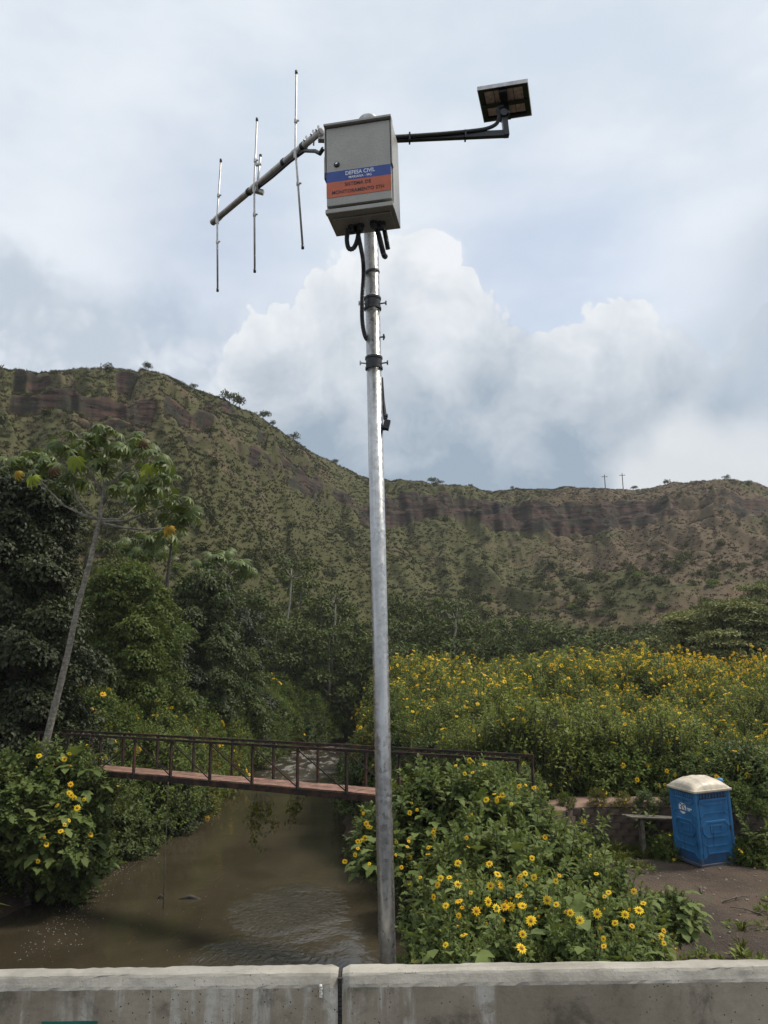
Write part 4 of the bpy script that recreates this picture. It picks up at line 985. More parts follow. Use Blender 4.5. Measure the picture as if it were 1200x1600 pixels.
# ---- geometry-node scatter for what nobody could count
def scatter(name, pts, protos, rng, label, cat, smin=.8, smax=1.2, tilt=.08, idx=None, rotz=None, scl=None):
    pts = np.asarray(pts, float); n = len(pts)
    me = bpy.data.meshes.new(name); me.vertices.add(n); me.vertices.foreach_set('co', pts.astype(np.float32).ravel())
    rot = np.stack([rng.normal(0, tilt, n), rng.normal(0, tilt, n), rng.uniform(0, 6.283, n) if rotz is None else rotz], 1)
    a = me.attributes.new('rot', 'FLOAT_VECTOR', 'POINT'); a.data.foreach_set('vector', rot.astype(np.float32).ravel())
    a = me.attributes.new('scl', 'FLOAT', 'POINT'); a.data.foreach_set('value', (rng.uniform(smin, smax, n)*(1 if scl is None else np.asarray(scl))).astype(np.float32))
    a = me.attributes.new('idx', 'INT', 'POINT'); a.data.foreach_set('value', (rng.integers(0, len(protos), n) if idx is None else np.asarray(idx)).astype(np.int32))
    me.update(); o = link(name, me); tag(o, label, cat, None, 'stuff')
    col = bpy.data.collections.new(name+'_pieces')
    for k, m in enumerate(protos): col.objects.link(bpy.data.objects.new('%s_piece_%02d' % (name, k), m))
    ng = bpy.data.node_groups.new(name, 'GeometryNodeTree'); ng.interface.new_socket('Geometry', in_out='INPUT', socket_type='NodeSocketGeometry'); ng.interface.new_socket('Geometry', in_out='OUTPUT', socket_type='NodeSocketGeometry')
    nd = ng.nodes; gi, go = nd.new('NodeGroupInput'), nd.new('NodeGroupOutput'); ip = nd.new('GeometryNodeInstanceOnPoints'); ci = nd.new('GeometryNodeCollectionInfo')
    ci.inputs['Collection'].default_value = col; ci.inputs['Separate Children'].default_value = True; ci.inputs['Reset Children'].default_value = True
    def na(nm, ty): q = nd.new('GeometryNodeInputNamedAttribute'); q.data_type = ty; q.inputs['Name'].default_value = nm; return q.outputs['Attribute']
    lk = ng.links.new
    lk(gi.outputs[0], ip.inputs['Points']); lk(ci.outputs[0], ip.inputs['Instance']); ip.inputs['Pick Instance'].default_value = True
    lk(na('idx', 'INT'), ip.inputs['Instance Index']); lk(na('scl', 'FLOAT'), ip.inputs['Scale'])
    e = nd.new('FunctionNodeEulerToRotation'); lk(na('rot', 'FLOAT_VECTOR'), e.inputs[0]); lk(e.outputs[0], ip.inputs['Rotation'])
    lk(ip.outputs[0], go.inputs[0])
    md = o.modifiers.new('scatter', 'NODES'); md.node_group = ng
    return o

LOB, KITE, KITE2, PET, PET8, DISC, DISC6 = T_lobed(), T_kite(), T_kite2(), T_petals(12), T_petals(8), T_disc(), T_disc(6)
def flowers(L, rng, O, Nn, rad, T=PET8, Td=DISC6):
    n = len(O); Nn = norm(Nn); ref = norm(rng.normal(0, 1, (n, 3))); D = norm(np.cross(Nn, ref)); S = rad*rng.uniform(.75, 1.2, n)
    L.add(stamp(T, O, D, Nn, S, rng.random(n)), 'petal'); L.add(stamp(Td, O, D, Nn, S, rng.random(n)), 'flower_disc')

# ================================================================== WILD SUNFLOWER SHRUBS IN FRONT
rng = np.random.default_rng(20)
DR, DH = 1.3, 2.2                                                  # reference size of a shrub dome
def sunflower_foliage(k):
    g = np.random.default_rng(100+k); L = Leafy()
    p, nn = dome_pts(g, 250, DR, DH, .02, .34); p = p*g.uniform(.80, 1.10, (len(p), 1)); up = np.array([[0, 0, 1.]])
    d = norm(nn*.75+up*.55+g.normal(0, .22, p.shape)); ln = g.uniform(.35, .95, len(p))
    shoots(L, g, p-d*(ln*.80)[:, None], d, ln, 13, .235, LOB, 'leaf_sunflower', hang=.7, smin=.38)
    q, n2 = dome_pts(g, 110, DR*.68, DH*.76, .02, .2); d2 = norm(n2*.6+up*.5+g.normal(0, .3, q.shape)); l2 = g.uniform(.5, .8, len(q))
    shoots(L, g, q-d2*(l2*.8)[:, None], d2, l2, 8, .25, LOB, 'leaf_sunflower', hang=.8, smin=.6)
    return L.mesh('sunflower_foliage')
FOL = [sunflower_foliage(k) for k in range(4)]
def sunflower_stems(k):
    g = np.random.default_rng(140+k); L = Leafy(); n = 16; a = g.uniform(0, 6.28, n); r0 = g.uniform(.0, .35, n); r1 = g.uniform(.3, .85, n)*DR
    A = np.stack([r0*np.cos(a), r0*np.sin(a), np.full(n, -.25)], 1); B = np.stack([r1*np.cos(a), r1*np.sin(a), g.uniform(.5, .8, n)*DH], 1)
    Mi = (A+B)/2+np.array([0, 0, .2]); L.stems(A, Mi, .022, .016); L.stems(Mi, B, .016, .009); return L.mesh('sunflower_stems')
STM = [sunflower_stems(k) for k in range(3)]
def one_leaf(k):
    g = np.random.default_rng(160+k); L = Leafy(); L.add(stamp(LOB, np.zeros((1, 3)), np.array([[0, 1., -.1*k]]), np.array([[0, 0, 1.]]), np.ones(1), np.full(1, .35+.15*k)), 'leaf_sunflower'); return L.mesh('sunflower_leaf')
LEAF1 = [one_leaf(k) for k in range(4)]
LEAF1.append(LEAF1[1].copy()); LEAF1[4].materials.clear(); LEAF1[4].materials.append(M['leaf_yellowgreen'])
def one_flower(k):
    g = np.random.default_rng(180+k); L = Leafy(); flowers(L, g, np.zeros((1, 3)), np.array([[0, 0, 1.]]), 1.0, PET if k else T_petals(10), DISC)
    L.stems(np.array([[0, 0, -2.4]]), np.array([[0, 0, .0]]), .075, .10); return L.mesh('sunflower_flower')
def wilted_flower():
    g = np.random.default_rng(199); L = Leafy(); V, F = T_petals(9); V = V.copy(); r = np.hypot(V[:, 0], V[:, 1]); V[:, :2] *= (1-.45*r)[:, None]; V[:, 2] -= .75*r**1.5
    flowers(L, g, np.zeros((1, 3)), np.array([[0, 0, 1.]]), .85, (V, F), DISC); L.stems(np.array([[0, 0, -2.4]]), np.array([[0, 0, .0]]), .075, .10); return L.mesh('wilted_flower')
FLW = [one_flower(k) for k in range(3)]+[wilted_flower()]

class Dome:
    def __init__(s, px, py, Y, r, extra=0.0):
        top = P(px, py, Y=Y); s.x, s.y, s.ztop, s.r = top.x, Y, top.z, r
        s.zb = min(gz(top.x, Y), top.z-0.5)-0.05
        s.lean = bool(extra); s.zg = s.zb; s.zb = max(s.zb, top.z-(extra or 1.75*r+.25))    # leafy part; bare stems reach the ground
        s.h = s.ztop-s.zb
    def inside(s, p): return ((p.x-s.x)**2+(p.y-s.y)**2)/s.r**2+((p.z-s.zb)/s.h)**2 < 1 and p.z > s.zb
    def normal(s, p): return Vector(((p.x-s.x)/s.r**2, (p.y-s.y)/s.r**2, (p.z-s.zb)/s.h**2)).normalized()
def hit(domes, px, py, t0=8.0, t1=40.0):
    r = ray(px, py); r = r/r.y; t = t0
    while t < t1:
        p = r*t
        for k, d in enumerate(domes):
            if d.inside(p): return k, p
        t += .05
    return None
RIGHT_D = [Dome(*a) for a in [
    (668, 1203, 18.0, 1.35, 2.0), (735, 1207, 17.6, 1.35), (812, 1246, 16.6, 1.30), (600, 1262, 18.2, .80, 1.1), (598, 1318, 16.4, 0.55, .55), (878, 1308, 15.4, 1.25),
    (738, 1298, 14.6, 1.25), (795, 1310, 14.2, 1.40), (716, 1364, 13.2, .80), (938, 1350, 14.2, .95), (742, 1385, 12.2, 1.15), (850, 1392, 12.0, 1.15),
    (728, 1440, 11.4, .72), (945, 1420, 12.0, .95), (978, 1412, 12.8, .50), (785, 1455, 10.6, .90), (895, 1452, 10.6, .85), (972, 1475, 10.9, .58), (722, 1482, 10.9, .50), (1052, 1392, 15.6, .45, .75), (772, 1203, 18.4, 1.1)]]
RIGHT_L = ['tallest leafy sunflower shrub just right of the pole, below the footbridge end', 'sunflower shrub under the footbridge end post, second right of the pole', 'rounded sunflower shrub with a flower cluster on top, in front of the red path', 'sunflower shrub half hidden behind the pole under the footbridge deck',
    'drooping sunflower shrub left of the pole over the water', 'sloping sunflower shrub in front of the brick wall', 'broad sunflower shrub right of the pole at mid height of the thicket', 'central pale green sunflower shrub in the middle of the thicket', 'sunflower shrub beside the pole above the dark water, few flowers', 'sunflower shrub at the edge of the dirt yard nearest the table',
    'densely flowered sunflower shrub in the middle right of the pole', 'sunflower shrub with scattered flowers at the centre of the lower thicket', 'low dark sunflower shrub by the water right of the pole foot', 'sunflower shrub leaning over the dirt yard edge', 'small sunflower shrub jutting over the dirt yard', 'most heavily flowered sunflower shrub just above the parapet', 'sunflower shrub with large leaves just above the parapet', 'rightmost low sunflower shrub above the parapet beside the dirt', 'lowest dark sunflower shrub above the parapet nearest the pole', 'tiny separate sunflower shrub standing in the dirt yard', 'sunflower shrub growing up over the right end of the footbridge railing']
# the flowers of the front thicket, where they stand
RIGHT_F = [(820, 1240), (812, 1248), (800, 1246), (775, 1252), (770, 1254), (803, 1270), (755, 1258), (752, 1212), (738, 1222), (690, 1195), (673, 1192), (648, 1262), (655, 1272), (676, 1303), (690, 1300), (689, 1310), (672, 1323), (628, 1317), (626, 1330), (642, 1335), (632, 1300), (645, 1338), (685, 1347), (732, 1325), (734, 1337), (844, 1315), (900, 1300),
    (937, 1333), (946, 1344), (965, 1328), (659, 1388), (676, 1388), (714, 1396), (734, 1400), (738, 1415), (709, 1431), (723, 1439), (728, 1433), (722, 1455), (748, 1463), (720, 1481), (745, 1484), (722, 1497), (768, 1392), (779, 1387), (772, 1405), (758, 1426), (784, 1432), (785, 1421), (803, 1412), (808, 1427), (808, 1435), (802, 1454), (807, 1483), (806, 1500), (825, 1433), (841, 1435), (830, 1406), (826, 1417),
    (840, 1398), (864, 1403), (868, 1396), (811, 1378), (809, 1385), (824, 1355), (850, 1473), (877, 1440), (922, 1417), (945, 1441), (921, 1458), (924, 1473), (928, 1486), (930, 1496), (935, 1380), (973, 1441), (983, 1443), (950, 1423), (977, 1402), (993, 1428), (1015, 1460), (1027, 1463), (1014, 1485), (1033, 1485), (1006, 1378), (1012, 1384), (1016, 1398), (1050, 1376), (1061, 1379), (1021, 1440), (988, 1450), (976, 1462), (865, 1431), (846, 1446), (700, 1405), (695, 1420), (760, 1406),
    (570, 1318), (566, 1325), (575, 1330), (572, 1338), (569, 1345), (565, 1275), (550, 1248), (575, 1240), (582, 1243), (578, 1252), (585, 1300), (580, 1295), (612, 1345), (618, 1358), (625, 1380), (612, 1290), (700, 1200), (745, 1195), (760, 1210)]
LEFT_D = [Dome(*a) for a in [(60, 1168, 27.0, 2.0, 3.2), (118, 1172, 27.4, 1.25, 2.2), (15, 1215, 26.0, 1.6, 2.2), (100, 1245, 26.6, 1.4, 2.2), (132, 1285, 27.4, 1.0, 1.7), (112, 1325, 27.2, .9, 1.4), (-30, 1180, 26.5, 2.0, 3.0)]]
LEFT_L = ['large sunflower shrub round the foot of the leaning pale trunk', 'sunflower shrub at the left end of the footbridge deck', 'sunflower shrub with big dark leaves at the left picture edge', 'sunflower shrub with flowers halfway down the left bank', 'sunflower shrub overhanging the water under the footbridge left end', 'lowest sunflower shrub on the left bank with grass at its foot', 'sunflower shrub cut by the left picture edge']
LEFT_F = [(97, 1142), (133, 1148), (122, 1159), (106, 1171), (131, 1176), (110, 1186), (104, 1193), (111, 1228), (104, 1246), (101, 1243), (116, 1270), (106, 1287), (100, 1293), (95, 1302), (99, 1306), (70, 1318), (65, 1345), (60, 1190), (128, 1250)]
def plant_shrubs(domes, labels, fl, group, nleaf, lsize, frad, seed):
    g = np.random.default_rng(seed); roots = []
    per = [[] for _ in domes]
    more = [(a+g.normal(0, 22), b+g.normal(0, 18)) for (a, b) in fl if g.random() < .55]
    for (px, py) in list(fl)+more:
        h = hit(domes, px, py)
        if h: per[h[0]].append(h[1])
    for k, d in enumerate(domes):
        t = thing('sunflower_shrub', labels[k], 'shrub', (d.x, d.y, d.zg), group); lift = Vector((0, 0, d.zb-d.zg)); roots.append(t)
        f = link('foliage', FOL[(k*3+seed) % len(FOL)], t); f.location = lift; f.scale = (d.r/DR, d.r/DR, d.h/DH); f.rotation_euler = (0, 0, g.uniform(0, 6.28)); f['kind'] = 'stuff'
        s = link('stems', STM[k % 3], t); s.scale = (d.r/DR, d.r/DR, (d.ztop-d.zg)/DH); d.lean and setattr(s, 'location', lift) is None and setattr(s, 'scale', (d.r/DR, d.r/DR, d.h/DH)); s.rotation_euler = (0, 0, g.uniform(0, 6.28))
        for p in per[k]:
            nrm_ = d.normal(p); tc_ = (-p).normalized()
            n = (nrm_*.6+tc_*.7+Vector((0, 0, .30))+Vector(g.normal(0, .42, 3))).normalized(); q = p+nrm_*.25-Vector((d.x, d.y, d.zg))+tc_*.12
            o = link('flower', FLW[3 if g.random() < .16 else int(g.integers(0, 3))], t); o.location = q; o.rotation_euler = n.to_track_quat('Z', 'Y').to_euler()
            sc = frad*g.uniform(.58, 1.18); o.scale = (sc, sc, sc)
        # single large leaves on the side that can be seen
        c = 0
        while c < nleaf:
            a = g.uniform(-2.9, -.2); u = g.uniform(.15, .97); q_ = math.sqrt(1-u*u); nn = Vector((q_*math.cos(a), q_*math.sin(a), u*.8)).normalized()
            p = Vector((d.r*q_*math.cos(a), d.r*q_*math.sin(a), d.h*u))+nn*g.uniform(.02, .16)+lift; c += 1
            o = link('leaf', LEAF1[4 if g.random() < .07 else int(g.integers(0, 4))], t); o.location = p
            dirv = (nn+Vector((g.normal(0, .5), g.normal(0, .5), -g.uniform(.1, .8)))).normalized(); o.rotation_euler = dirv.to_track_quat('Y', 'Z').to_euler(); s_ = lsize*g.uniform(.5, 1.3); o.scale = (s_, s_, s_)
    return roots
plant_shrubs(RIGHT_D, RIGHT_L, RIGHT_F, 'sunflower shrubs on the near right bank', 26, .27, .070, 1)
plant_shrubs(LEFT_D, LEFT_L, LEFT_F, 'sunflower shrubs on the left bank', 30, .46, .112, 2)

# ================================================================== THICKETS
def field_clump(k, nsh, nfl, mat='leaf_field', h=3.0, r=.85, size=.20, low=.30):
    g = np.random.default_rng(300+k*7+nfl); L = Leafy(); up = np.array([[0, 0, 1.]])
    a = g.uniform(0, 6.28, nsh); rr = r*np.sqrt(g.random(nsh)); u = g.uniform(low, 1, nsh)
    top = np.stack([rr*np.cos(a), rr*np.sin(a), h*(u*(1-.35*(rr/r)**2))], 1)
    d = norm(np.stack([np.cos(a)*rr/r*.6, np.sin(a)*rr/r*.6, np.ones(nsh)], 1)+g.normal(0, .25, (nsh, 3))); ln = g.uniform(.35, .7, nsh)
    tips = shoots(L, g, top-d*ln[:, None], d, ln, 9, size, KITE, mat, hang=.6, smin=.45)
    n2 = 14; a2 = g.uniform(0, 6.28, n2); A = np.stack([.45*r*np.cos(a2), .45*r*np.sin(a2), np.zeros(n2)-.2], 1); B = np.stack([.8*r*np.cos(a2), .8*r*np.sin(a2), np.full(n2, h*.75)], 1); L.stems(A, B, .018, .008)
    if nfl:
        o = np.argsort(-tips[:, 2]+g.normal(0, .8, nsh))[:nfl]; O = tips[o]+np.array([0, 0, .05])+g.normal(0, .06, (nfl, 3)); N_ = norm(d[o]*.5+up*.35+g.normal(0, .55, (nfl, 3)))
        flowers(L, g, O, N_, .088)
    return L.mesh('sunflower_clump')
FIELD = [field_clump(0, 110, 0), field_clump(1, 120, 3), field_clump(2, 110, 6), field_clump(3, 120, 11), field_clump(4, 120, 22), field_clump(5, 110, 36)]
def right_field():
    g = np.random.default_rng(7); pts = []; idx = []
    Y = 27.3
    while Y < 64:
        st = .85+.012*(Y-27); X = -4.0
        while X < Y*.62+3:
            x = X+g.uniform(-.4, .4); y = Y+g.uniform(-.4, .4); X += st
            if x < float(right_x(y))+.8 or y < float(wall_y(np.array([x]))[0])+2.2: continue
            if y < 34 and x < -1 : continue
            pts.append((x, y, gz(x, y)-.05))
            az = math.degrees(math.atan2(x, y)); q = g.random(); den = float(vnoise(np.array([x*.16+3]), np.array([y*.16]), 12)[0])
            far = (y-27)/33
            lvl = 1.0+.7*far+2.9*max(0, min(1, (az-11)/9))*min(1, far*1.7)+3.6*(den-.5)+1.9*max(0, min(1, (9-az)/8))*(1-abs(far-.25))
            if y < 31 and az > 10: lvl -= .6
            idx.append(int(max(0, min(5, round(lvl+g.normal(0, .6))))))
        Y += st*.95
    pts = np.array(pts)
    lump = .93+1.15*fbm(pts[:, 0]*.22, pts[:, 1]*.22, 19, 3)+.20*np.clip((pts[:, 1]-40)/20, -.9, .5)
    o = scatter('sunflower_field', pts, FIELD, g, 'wide thicket of wild sunflowers in bloom behind the red path', 'flower thicket', .72, 1.12, .10, idx=idx, scl=lump)
    return o
right_field()
# bank growth: greener, closed to the ground
def bank_clump(k, mat, nfl, r=1.1, h=1.8, size=.22, T=KITE):
    g = np.random.default_rng(500+k); L = Leafy(); p, nn = dome_pts(g, 150, r, h, .0, .25); up = np.array([[0, 0, 1.]]); d = norm(nn*.9+up*.35+g.normal(0, .25, p.shape)); ln = g.uniform(.35, .65, len(p))
    tips = shoots(L, g, p-d*(ln*.8)[:, None], d, ln, 9, size, T, mat, hang=.9, smin=.5)
    q, n2 = dome_pts(g, 60, r*.65, h*.7, .0, .2); d2 = norm(n2+g.normal(0, .3, q.shape)); shoots(L, g, q-d2*.3, d2, np.full(len(q), .5), 7, size*1.1, T, mat, hang=.9, smin=.6)
    if nfl: o = g.choice(len(tips), nfl, replace=False); flowers(L, g, tips[o]+nn[o]*.05, norm(nn[o]+g.normal(0, .4, (nfl, 3))), .098)
    return L.mesh('bank_clump')
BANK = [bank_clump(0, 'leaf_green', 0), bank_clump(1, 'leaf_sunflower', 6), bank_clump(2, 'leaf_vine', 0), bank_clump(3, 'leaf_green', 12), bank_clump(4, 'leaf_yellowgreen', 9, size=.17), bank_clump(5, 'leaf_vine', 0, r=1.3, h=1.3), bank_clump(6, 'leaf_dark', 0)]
def left_bank():
    g = np.random.default_rng(31); pts = []; idx = []
    for y in np.arange(26.5, 92, .85):
        for dx in np.arange(.5, 3.0, .9):
            yy = y+g.uniform(-.4, .4); x = float(left_x(yy))-dx+g.uniform(-.4, .4)+.15
            if yy < 30 and dx < 6 and g.random() < .5: continue
            b = FA+FD*((FA.x-x)/abs(FD.x))                         # keep the footbridge deck clear
            if -1.7 < yy-b.y < 2.3 and gz(x, yy) > -5.9: continue
            pts.append((x, yy, gz(x, yy)-.15+(.9 if dx > 3 else 0)*g.random()))
            u = g.random()
            if dx < 2 and yy < 42: idx.append(2 if u < .45 else 6 if u < .75 else 5)
            elif 42 < yy < 56 and dx < 5: idx.append(4 if u < .55 else 3 if u < .7 else 0)
            elif yy < 44: idx.append(1 if u < .3 else 3 if u < .58 else 0 if u < .8 else 2)
            else: idx.append(0 if u < .5 else 2 if u < .75 else 4 if u < .85 else 5)
    return scatter('riverside_scrub', pts, BANK, g, 'dense green scrub with yellow flowers along the left river bank', 'scrub', .8, 1.5, .1, idx=idx)
left_bank()
def big_clump(k, mat, nfl, r=1.7, h=3.4, size=.19, nsh=420, T=KITE):
    g = np.random.default_rng(560+k); L = Leafy(); p, nn = dome_pts(g, nsh, r, h, .0, .34); up = np.array([[0, 0, 1.]]); d = norm(nn*.9+up*.35+g.normal(0, .25, p.shape)); ln = g.uniform(.35, .75, len(p))
    tips = shoots(L, g, p-d*(ln*.8)[:, None], d, ln, 9, size, T, mat, hang=.9, smin=.5)
    q, n2 = dome_pts(g, 130, r*.72, h*.8, .0, .2); d2 = norm(n2+g.normal(0, .3, q.shape)); shoots(L, g, q-d2*.3, d2, np.full(len(q), .5), 6, size*1.15, T, mat, hang=.9, smin=.6)
    if nfl: o = g.choice(len(tips), nfl, replace=False); flowers(L, g, tips[o]+nn[o]*.05, norm(nn[o]+g.normal(0, .4, (nfl, 3))), .10)
    return L.mesh('tall_clump')
BIG = [big_clump(0, 'leaf_green', 0), big_clump(1, 'leaf_sunflower', 16), big_clump(2, 'leaf_vine', 0), big_clump(3, 'leaf_green', 10), big_clump(4, 'leaf_yellowgreen', 14, size=.16), big_clump(5, 'leaf_vine', 0, r=1.9, h=2.8)]
def left_slope():
    g = np.random.default_rng(32); pts = []; idx = []
    for y in np.arange(33.5, 96, 1.5):
        for dx in np.arange(.9, 16 if y < 60 else 22, 1.5):
            yy = y+g.uniform(-.6, .6); x = float(left_x(yy))-dx+g.uniform(-.5, .5); b = FA+FD*((FA.x-x)/abs(FD.x))
            if yy-b.y < 3.2: continue
            pts.append((x, yy, gz(x, yy)-.2)); u = g.random()
            if 43 < yy < 58 and dx < 6: idx.append(4 if u < .5 else 3 if u < .75 else 0)
            elif yy < 46: idx.append(1 if u < .38 else 3 if u < .62 else 0 if u < .85 else 2)
            else: idx.append(0 if u < .45 else 2 if u < .65 else 3 if u < .85 else 5)
    return scatter('slope_thicket', pts, BIG, g, 'tall green thicket with yellow flowers on the slope left of the river', 'thicket', .75, 1.25, .1, idx=idx)
left_slope()
def right_bank():
    g = np.random.default_rng(37); pts = []; idx = []
    for y in np.arange(30, 96, .8):
        for dx in np.arange(.8, 4.2 if y < 60 else 7, .9):
            yy = y+g.uniform(-.35, .35); x = float(right_x(yy))+dx+g.uniform(-.3, .3)
            if yy < 33 and dx > 2: continue
            pts.append((x, yy, gz(x, yy)-.1)); u = g.random(); idx.append(2 if u < .4 else 0 if u < .6 else 3 if u < .85 else 4)
    for y in np.arange(24, 31, .75):                                # dark overhang by the pole
        x = float(right_x(y))+g.uniform(.2, 1.4); pts.append((x, y, gz(x, y)-.1)); idx.append(2 if g.random() < .6 else 6)
    return scatter('waterside_scrub', pts, BANK, g, 'dark leafy scrub overhanging the right river bank beyond the pole', 'scrub', .6, 1.15, .12, idx=idx)
right_bank()
def under_growth():
    g = np.random.default_rng(43); pts = []; idx = []
    for y in np.arange(9.4, 18.5, .8):
        for x in np.arange(1.7, 6.2, .8):
            xx, yy = x+g.uniform(-.3, .3), y+g.uniform(-.3, .3)
            if min(math.hypot(xx-d.x, yy-d.y)/d.r for d in RIGHT_D[:-2]) > .7: continue
            pts.append((xx, yy, gz(xx, yy)-.1)); idx.append(2 if g.random() < .6 else 0)
    return scatter('under_growth', pts, BANK, g, 'dark low growth under the near sunflower shrubs', 'undergrowth', .45, .75, .1, idx=idx)
under_growth()
def wall_plants():
    g = np.random.default_rng(47); pts = []; idx = []
    for x in np.concatenate([np.arange(4.6, 7.2, .45), np.arange(7.9, 15, .5)]):
        for o in (-.35, -.85) if x > 7.5 else (-.4,):
            xx = x+g.uniform(-.25, .25); yy = float(wall_y(np.array([xx]))[0])+o+g.uniform(-.2, .1)
            if g.random() < .2: continue
            pts.append((xx, yy, gz(xx, yy)-.08)); idx.append(int(g.choice([0, 1, 3, 4, 2])))
    for x in np.arange(4.6, 15, .9):
        xx = x+g.uniform(-.4, .4); yy = float(wall_y(np.array([xx]))[0])+.05; pts.append((xx, yy, -4.42)); idx.append(int(g.choice([0, 4, 2])))
    return scatter('wall_foot_scrub', pts, BANK, g, 'small leafy plants growing along the brick wall', 'plants', .20, .48, .15, idx=idx)
wall_plants()
def path_edge():
    g = np.random.default_rng(41); pts = []; idx = []
    for x in np.arange(3.2, 20, .55):
        for o in (2.35, 3.1, 3.9):
            xx = x+g.uniform(-.3, .3); yy = float(wall_y(np.array([xx]))[0])+o+g.uniform(-.25, .3)
            pts.append((xx, yy, gz(xx, yy)-.1)); u = g.random(); idx.append(1 if u < .35 else 0 if u < .7 else 3 if u < .8 else 2)
    return scatter('path_edge_scrub', pts, BANK, g, 'leafy green scrub along the back of the red path', 'scrub', .5, 1.05, .12, idx=idx)
path_edge()
# ================================================================== TREES
def crown_mesh(name, g, clumps, dens, size, mat, T=KITE2, hang=.35, shell=.55, flat=1.0, mat2=None, frac2=0.0):
    """clumps: (x, y, z, rx, rz); leaves are spread through the outer part of each clump"""
    L = Leafy()
    for (x, y, z, rx, rz) in clumps:
        n = int(dens*(rx*rx*1.2+rx*rz*2.0)); v = norm(g.normal(0, 1, (n, 3))); v[:, 2] = np.where(v[:, 2] < -.35, -v[:, 2]*.6, v[:, 2]); v = norm(v)
        k = shell+(1-shell)*np.sqrt(g.random(n)); k *= 1+.16*np.sin(v[:, 0]*5+x)+.14*np.sin(v[:, 1]*6+v[:, 2]*4+y)
        O = np.stack([x+v[:, 0]*rx*k, y+v[:, 1]*rx*k, z+v[:, 2]*rz*k], 1)
        d = norm(v*.8+g.normal(0, .55, (n, 3))+np.array([0, 0, -hang])); up = norm(v+np.array([0, 0, .7*flat])+g.normal(0, .35, (n, 3)))
        t = np.clip(.5+.35*v[:, 2]*0+.5*(g.random(n)-.5)+.35*(g.random()-.5), 0, 1); S = size*g.uniform(.65, 1.3, n)
        if mat2 is not None:
            m = g.random(n) < frac2
            L.add(stamp(T, O[m], d[m], up[m], S[m], t[m]), mat2); m = ~m; L.add(stamp(T, O[m], d[m], up[m], S[m], t[m]), mat)
        else: L.add(stamp(T, O, d, up, S, t), mat)
    return L.mesh(name)
def trunk_mb(g, top, r0, limbs, lean=(0, 0), z0=-.4, n=9):
    pts = []; m = 7
    for i in range(m):
        f = i/(m-1); pts.append(Vector((lean[0]*f+.12*math.sin(f*5+g.random()), lean[1]*f+.1*math.sin(f*4), z0+(top-z0)*f)))
    mb = MB().tube(pts, [r0*(1-.55*i/(m-1))*(1.25 if i == 0 else 1) for i in range(m)], n)
    for (x, y, z, rx, rz) in limbs:
        h = max(.25*top, min(.92*top, z-rx*.9)); f = (h-z0)/(top-z0); b = Vector((lean[0]*f, lean[1]*f, h)); e = Vector((x, y, z)); c = b.lerp(e, .5)+Vector((0, 0, -.12*(e-b).length))
        mb.tube([b, c, e], [r0*.42*(1-.4*f), r0*.26, r0*.08], 6)
    return mb
def me_from(mb, name, mat):
    me = bpy.data.meshes.new(name); me.from_pydata(mb.v, [], mb.f); me.materials.append(M[mat]); me.polygons.foreach_set('use_smooth', [True]*len(me.polygons)); me.update(); return me
def make_tree(name, label, loc, crown, trunk, group=None, scale=1.0, rz=0.0, cat='tree'):
    t = thing(name, label, cat, loc, group, rot=(0, 0, rz)); t.scale = (scale, scale, scale)
    link('trunk', trunk, t); link('crown', crown, t); return t

# ---- near trees on the left, one by one
def near_tree(label, px, ptop, Y, width, seed, mat, size, dens, nb, bark='bark_dark', low=.25, T=KITE2, hang=.4, name='broadleaf_tree', mat2=None, frac2=0, shell=.5):
    g = np.random.default_rng(seed); top = P(px, ptop, Y=Y); zb = gz(top.x, Y)-.2; H = top.z-zb; cl = []
    for k in range(nb):
        f = (k+.5)/nb; a = k*GA+g.uniform(-.4, .4); z = H*(low+(1-low)*f); env = width*math.sqrt(max(.08, 1-(max(0, (f-.35)/.65))**2.0))
        rr = env*g.uniform(.25, .72); c = width*g.uniform(.36, .52)*(1-.25*f); z = min(z, H-c*.8)
        cl.append((rr*math.cos(a), rr*math.sin(a)*.8, z, c, c*g.uniform(.75, .95)))
    cr = crown_mesh('crown', g, cl, dens*1.9, size*1.12, mat, T, hang, shell, mat2=mat2, frac2=frac2); tr = me_from(trunk_mb(g, H*.8, .05*H**.7*.6, cl[::2]), 'trunk', bark)
    return make_tree(name, label, (top.x, Y, zb), cr, tr)
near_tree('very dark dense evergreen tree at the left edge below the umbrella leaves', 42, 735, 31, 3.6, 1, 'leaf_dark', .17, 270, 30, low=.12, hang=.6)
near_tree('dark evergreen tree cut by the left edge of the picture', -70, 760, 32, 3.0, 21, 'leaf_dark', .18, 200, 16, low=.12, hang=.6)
near_tree('bright green vine-covered tree just right of the leaning pale trunk', 198, 882, 41, 3.0, 2, 'leaf_tree', .17, 170, 22, low=.34, hang=.7, mat2='leaf_yellowgreen', frac2=.05)
near_tree('smaller green tree right under the bright green vine-covered one', 262, 960, 46, 2.3, 12, 'leaf_tree', .17, 170, 16, low=.05, hang=.7, mat2='leaf_vine', frac2=.4)
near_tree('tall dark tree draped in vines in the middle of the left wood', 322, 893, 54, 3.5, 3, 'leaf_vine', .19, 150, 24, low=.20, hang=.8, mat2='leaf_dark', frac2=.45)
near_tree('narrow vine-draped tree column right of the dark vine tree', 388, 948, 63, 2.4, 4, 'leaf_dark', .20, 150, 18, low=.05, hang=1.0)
near_tree('low rounded vine mound at the foot of the draped column', 388, 1012, 60, 2.3, 5, 'leaf_vine', .20, 150, 12, low=.1, hang=.8)
near_tree('lighter green tree behind the vine mound near the river bend', 455, 990, 90, 3.6, 6, 'leaf_tree', .2, 120, 16, low=.1, hang=.5, mat2='leaf_yellowgreen', frac2=.08)
